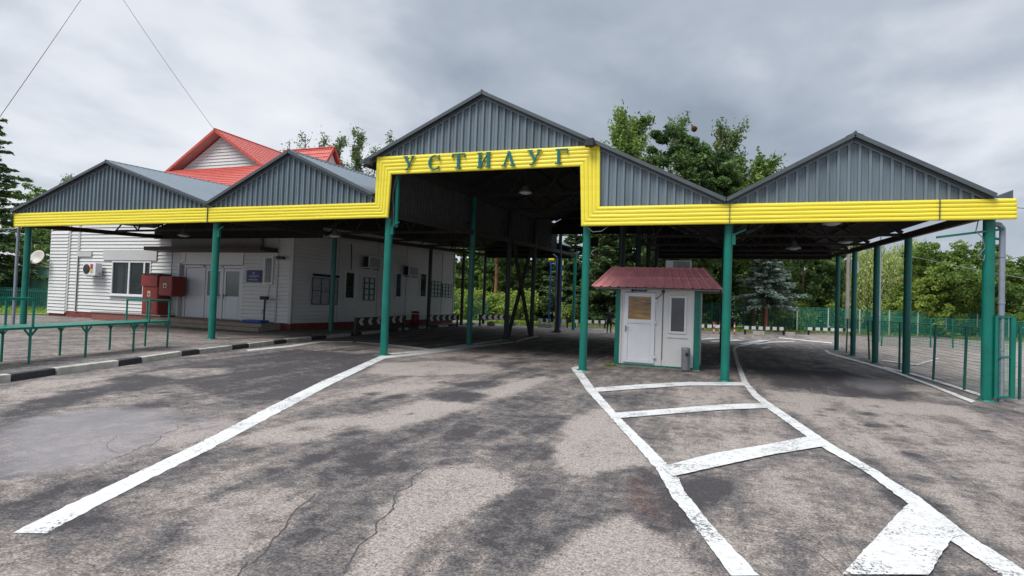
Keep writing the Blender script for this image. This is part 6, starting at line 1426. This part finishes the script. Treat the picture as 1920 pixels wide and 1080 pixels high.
for x, y, s, lb in ((-30.0, 64, 1.0, 'mid green tree just right of the white building corner'), (10.2, 74, .7, 'mid green tree left of the first willow'), (-34, 60, .9, 'mid green tree behind the far corner of the white building'), (4.5, 68, 1.05, 'mid green tree behind the top of the blue spruce')):
    place(copy_tree(mt), (x, y, 0), x * 1.7, s, lb)
mb = MB(); mb.path([(-22.9, 57.5, 0), (-22.7, 57.5, 4), (-22.8, 57.5, 8.5)], [.22, .18, .12], 8); tr_ = thing('pine_tree', 'tall pine with bare reddish trunk seen in the left hall', 'tree', (-22.9, 57.5, 0))
mb.build('trunk', BARKR, tr_); rng_ = np.random.default_rng(5); g_ = rng_.normal(size=(5000, 3)) * np.array([1.5, 1.5, 1.5]) + np.array([0, 0, 10]); leaf_mesh('crown', g_, .2, LM_DSP, rng_, tr_)
bb = bush('bush', 'bright yellow green bush behind the cross brace', 2.3, 3.1, 81, LM_LIGHT, 4000, .13, grp='bright bushes beyond the yard'); place(bb, (-18.6, 53.5, 0))
for x, y, s, lb in ((-24.0, 55.0, 1.0, 'bright bush right of the white building corner'), (-27.8, 55.5, 1.15, 'bright bush nearest to the white building corner'), (-21.3, 55.5, .9, 'bright bush behind the last chevron barrier'), (-13.4, 52.5, .6, 'small bush by the foot of the blue mast'), (-31, 54, 1.1, 'bright bush behind the far end of the white wall'), (6.9, 63.5, 1.0, 'bright bush between spruce and first right post'), (18.5, 71, 1.1, 'light bush under the second willow'), (21.5, 72, .8, 'light bush behind the fence between willow and big right tree')):
    place(copy_tree(bb), (x, y, 0), x, s, lb)
# right side
place(willow('willow_tree', 'weeping willow behind the second and third right posts', 9.6, 4.3, 91, 520), (16.6, 76, 0))
place(willow('willow_tree', 'weeping willow left of the big bright tree at the right', 10.6, 4.4, 92, 520), (21.6, 80, 0))
place(crown_tree('leafy_tree', 'big bright green tree left of the right corner post', 10.3, 4.8, .8, 230, 34000, .16, LM_MID, 93, rag=.35), (22.6, 70.5, 0))
place(crown_tree('leafy_tree', 'lower green tree in front of the willow at the right', 6.2, 2.8, .4, 170, 15000, .14, LM_LIGHT, 94, rag=.4), (19.2, 68.5, 0))
place(crown_tree('leafy_tree', 'green tree right of the corner downpipe', 8.6, 4.2, .5, 70, 15000, .19, LM_MID, 95), (31.5, 80, 0))
place(crown_tree('leafy_tree', 'yellow green bush tree at the right edge of the picture', 5.6, 3.6, .3, 60, 11000, .17, LM_LIGHT, 96), (33.0, 75.5, 0))
place(crown_tree('leafy_tree', 'green tree just outside the right corner behind the wire gate', 7.4, 3.8, .4, 60, 12000, .18, LM_OAK, 97), (27.3, 77, 0))
# one distant mass of woodland behind everything
rng = np.random.default_rng(7); n = 90000; X_ = rng.uniform(-60, 75, n); hgt = 8.5 + 1.6 * np.sin(X_ * .31) + 1.2 * np.sin(X_ * .83 + 1); Z_ = hgt * rng.random(n) ** .8; Y_ = 84 + rng.random(n) * 5 + np.maximum(0, X_) * .35; 
wd = leaf_mesh('far_woodland', np.stack([X_, Y_, Z_], 1), .34, LM_OAK, rng, None, tint=np.clip(.4 + .25 * np.sin(X_ * 1.1) * np.cos(Z_ * 1.3) + .2 * rng.normal(size=n), 0, 1)); tag(wd, 'distant hedge and woodland closing the view', 'woodland', None, 'stuff')
# grass tufts and weeds
rng = np.random.default_rng(9); n = 26000
ex = np.array([p[0] for p in edge[1:9]]); ey = np.array([p[1] for p in edge[1:9]]); X_ = rng.uniform(-20, 40, n); Y_ = np.interp(X_, ex, ey) + .1 + rng.random(n) ** 1.5 * 6
gr_ = leaf_mesh('grass_tufts', np.stack([X_, Y_, .05 + rng.random(n) * .22], 1), .13, LM_LIGHT, rng, None, aspect=.2, updir=np.array([0, 0, 1.0]), jitter=.4); tag(gr_, 'long grass on the far verge', 'grass', None, 'stuff')
n = 9000; X_ = rng.uniform(-58, -39.5, n); Y_ = rng.uniform(18, 34, n)
g2 = leaf_mesh('grass_tufts', np.stack([X_, Y_, .2 + rng.random(n) * .15], 1), .12, LM_LIGHT, rng, None, aspect=.2, updir=np.array([0, 0, 1.0]), jitter=.4); tag(g2, 'long grass left of the white building', 'grass', None, 'stuff')
n = 500; X_ = np.concatenate([rng.normal(-3.25, .09, n), rng.uniform(-3.2, -.5, 120)]); Y_ = np.concatenate([rng.normal(18.5, .07, n), rng.normal(18.55, .03, 120)])
g3 = leaf_mesh('weeds', np.stack([X_, Y_, .02 + rng.random(n + 120) * .05], 1), .028, LM_LIGHT, rng, None, aspect=.3, updir=np.array([0, 0, 1.0]), jitter=.6); tag(g3, 'small weeds at the foot of the booth', 'weeds', None, 'stuff')
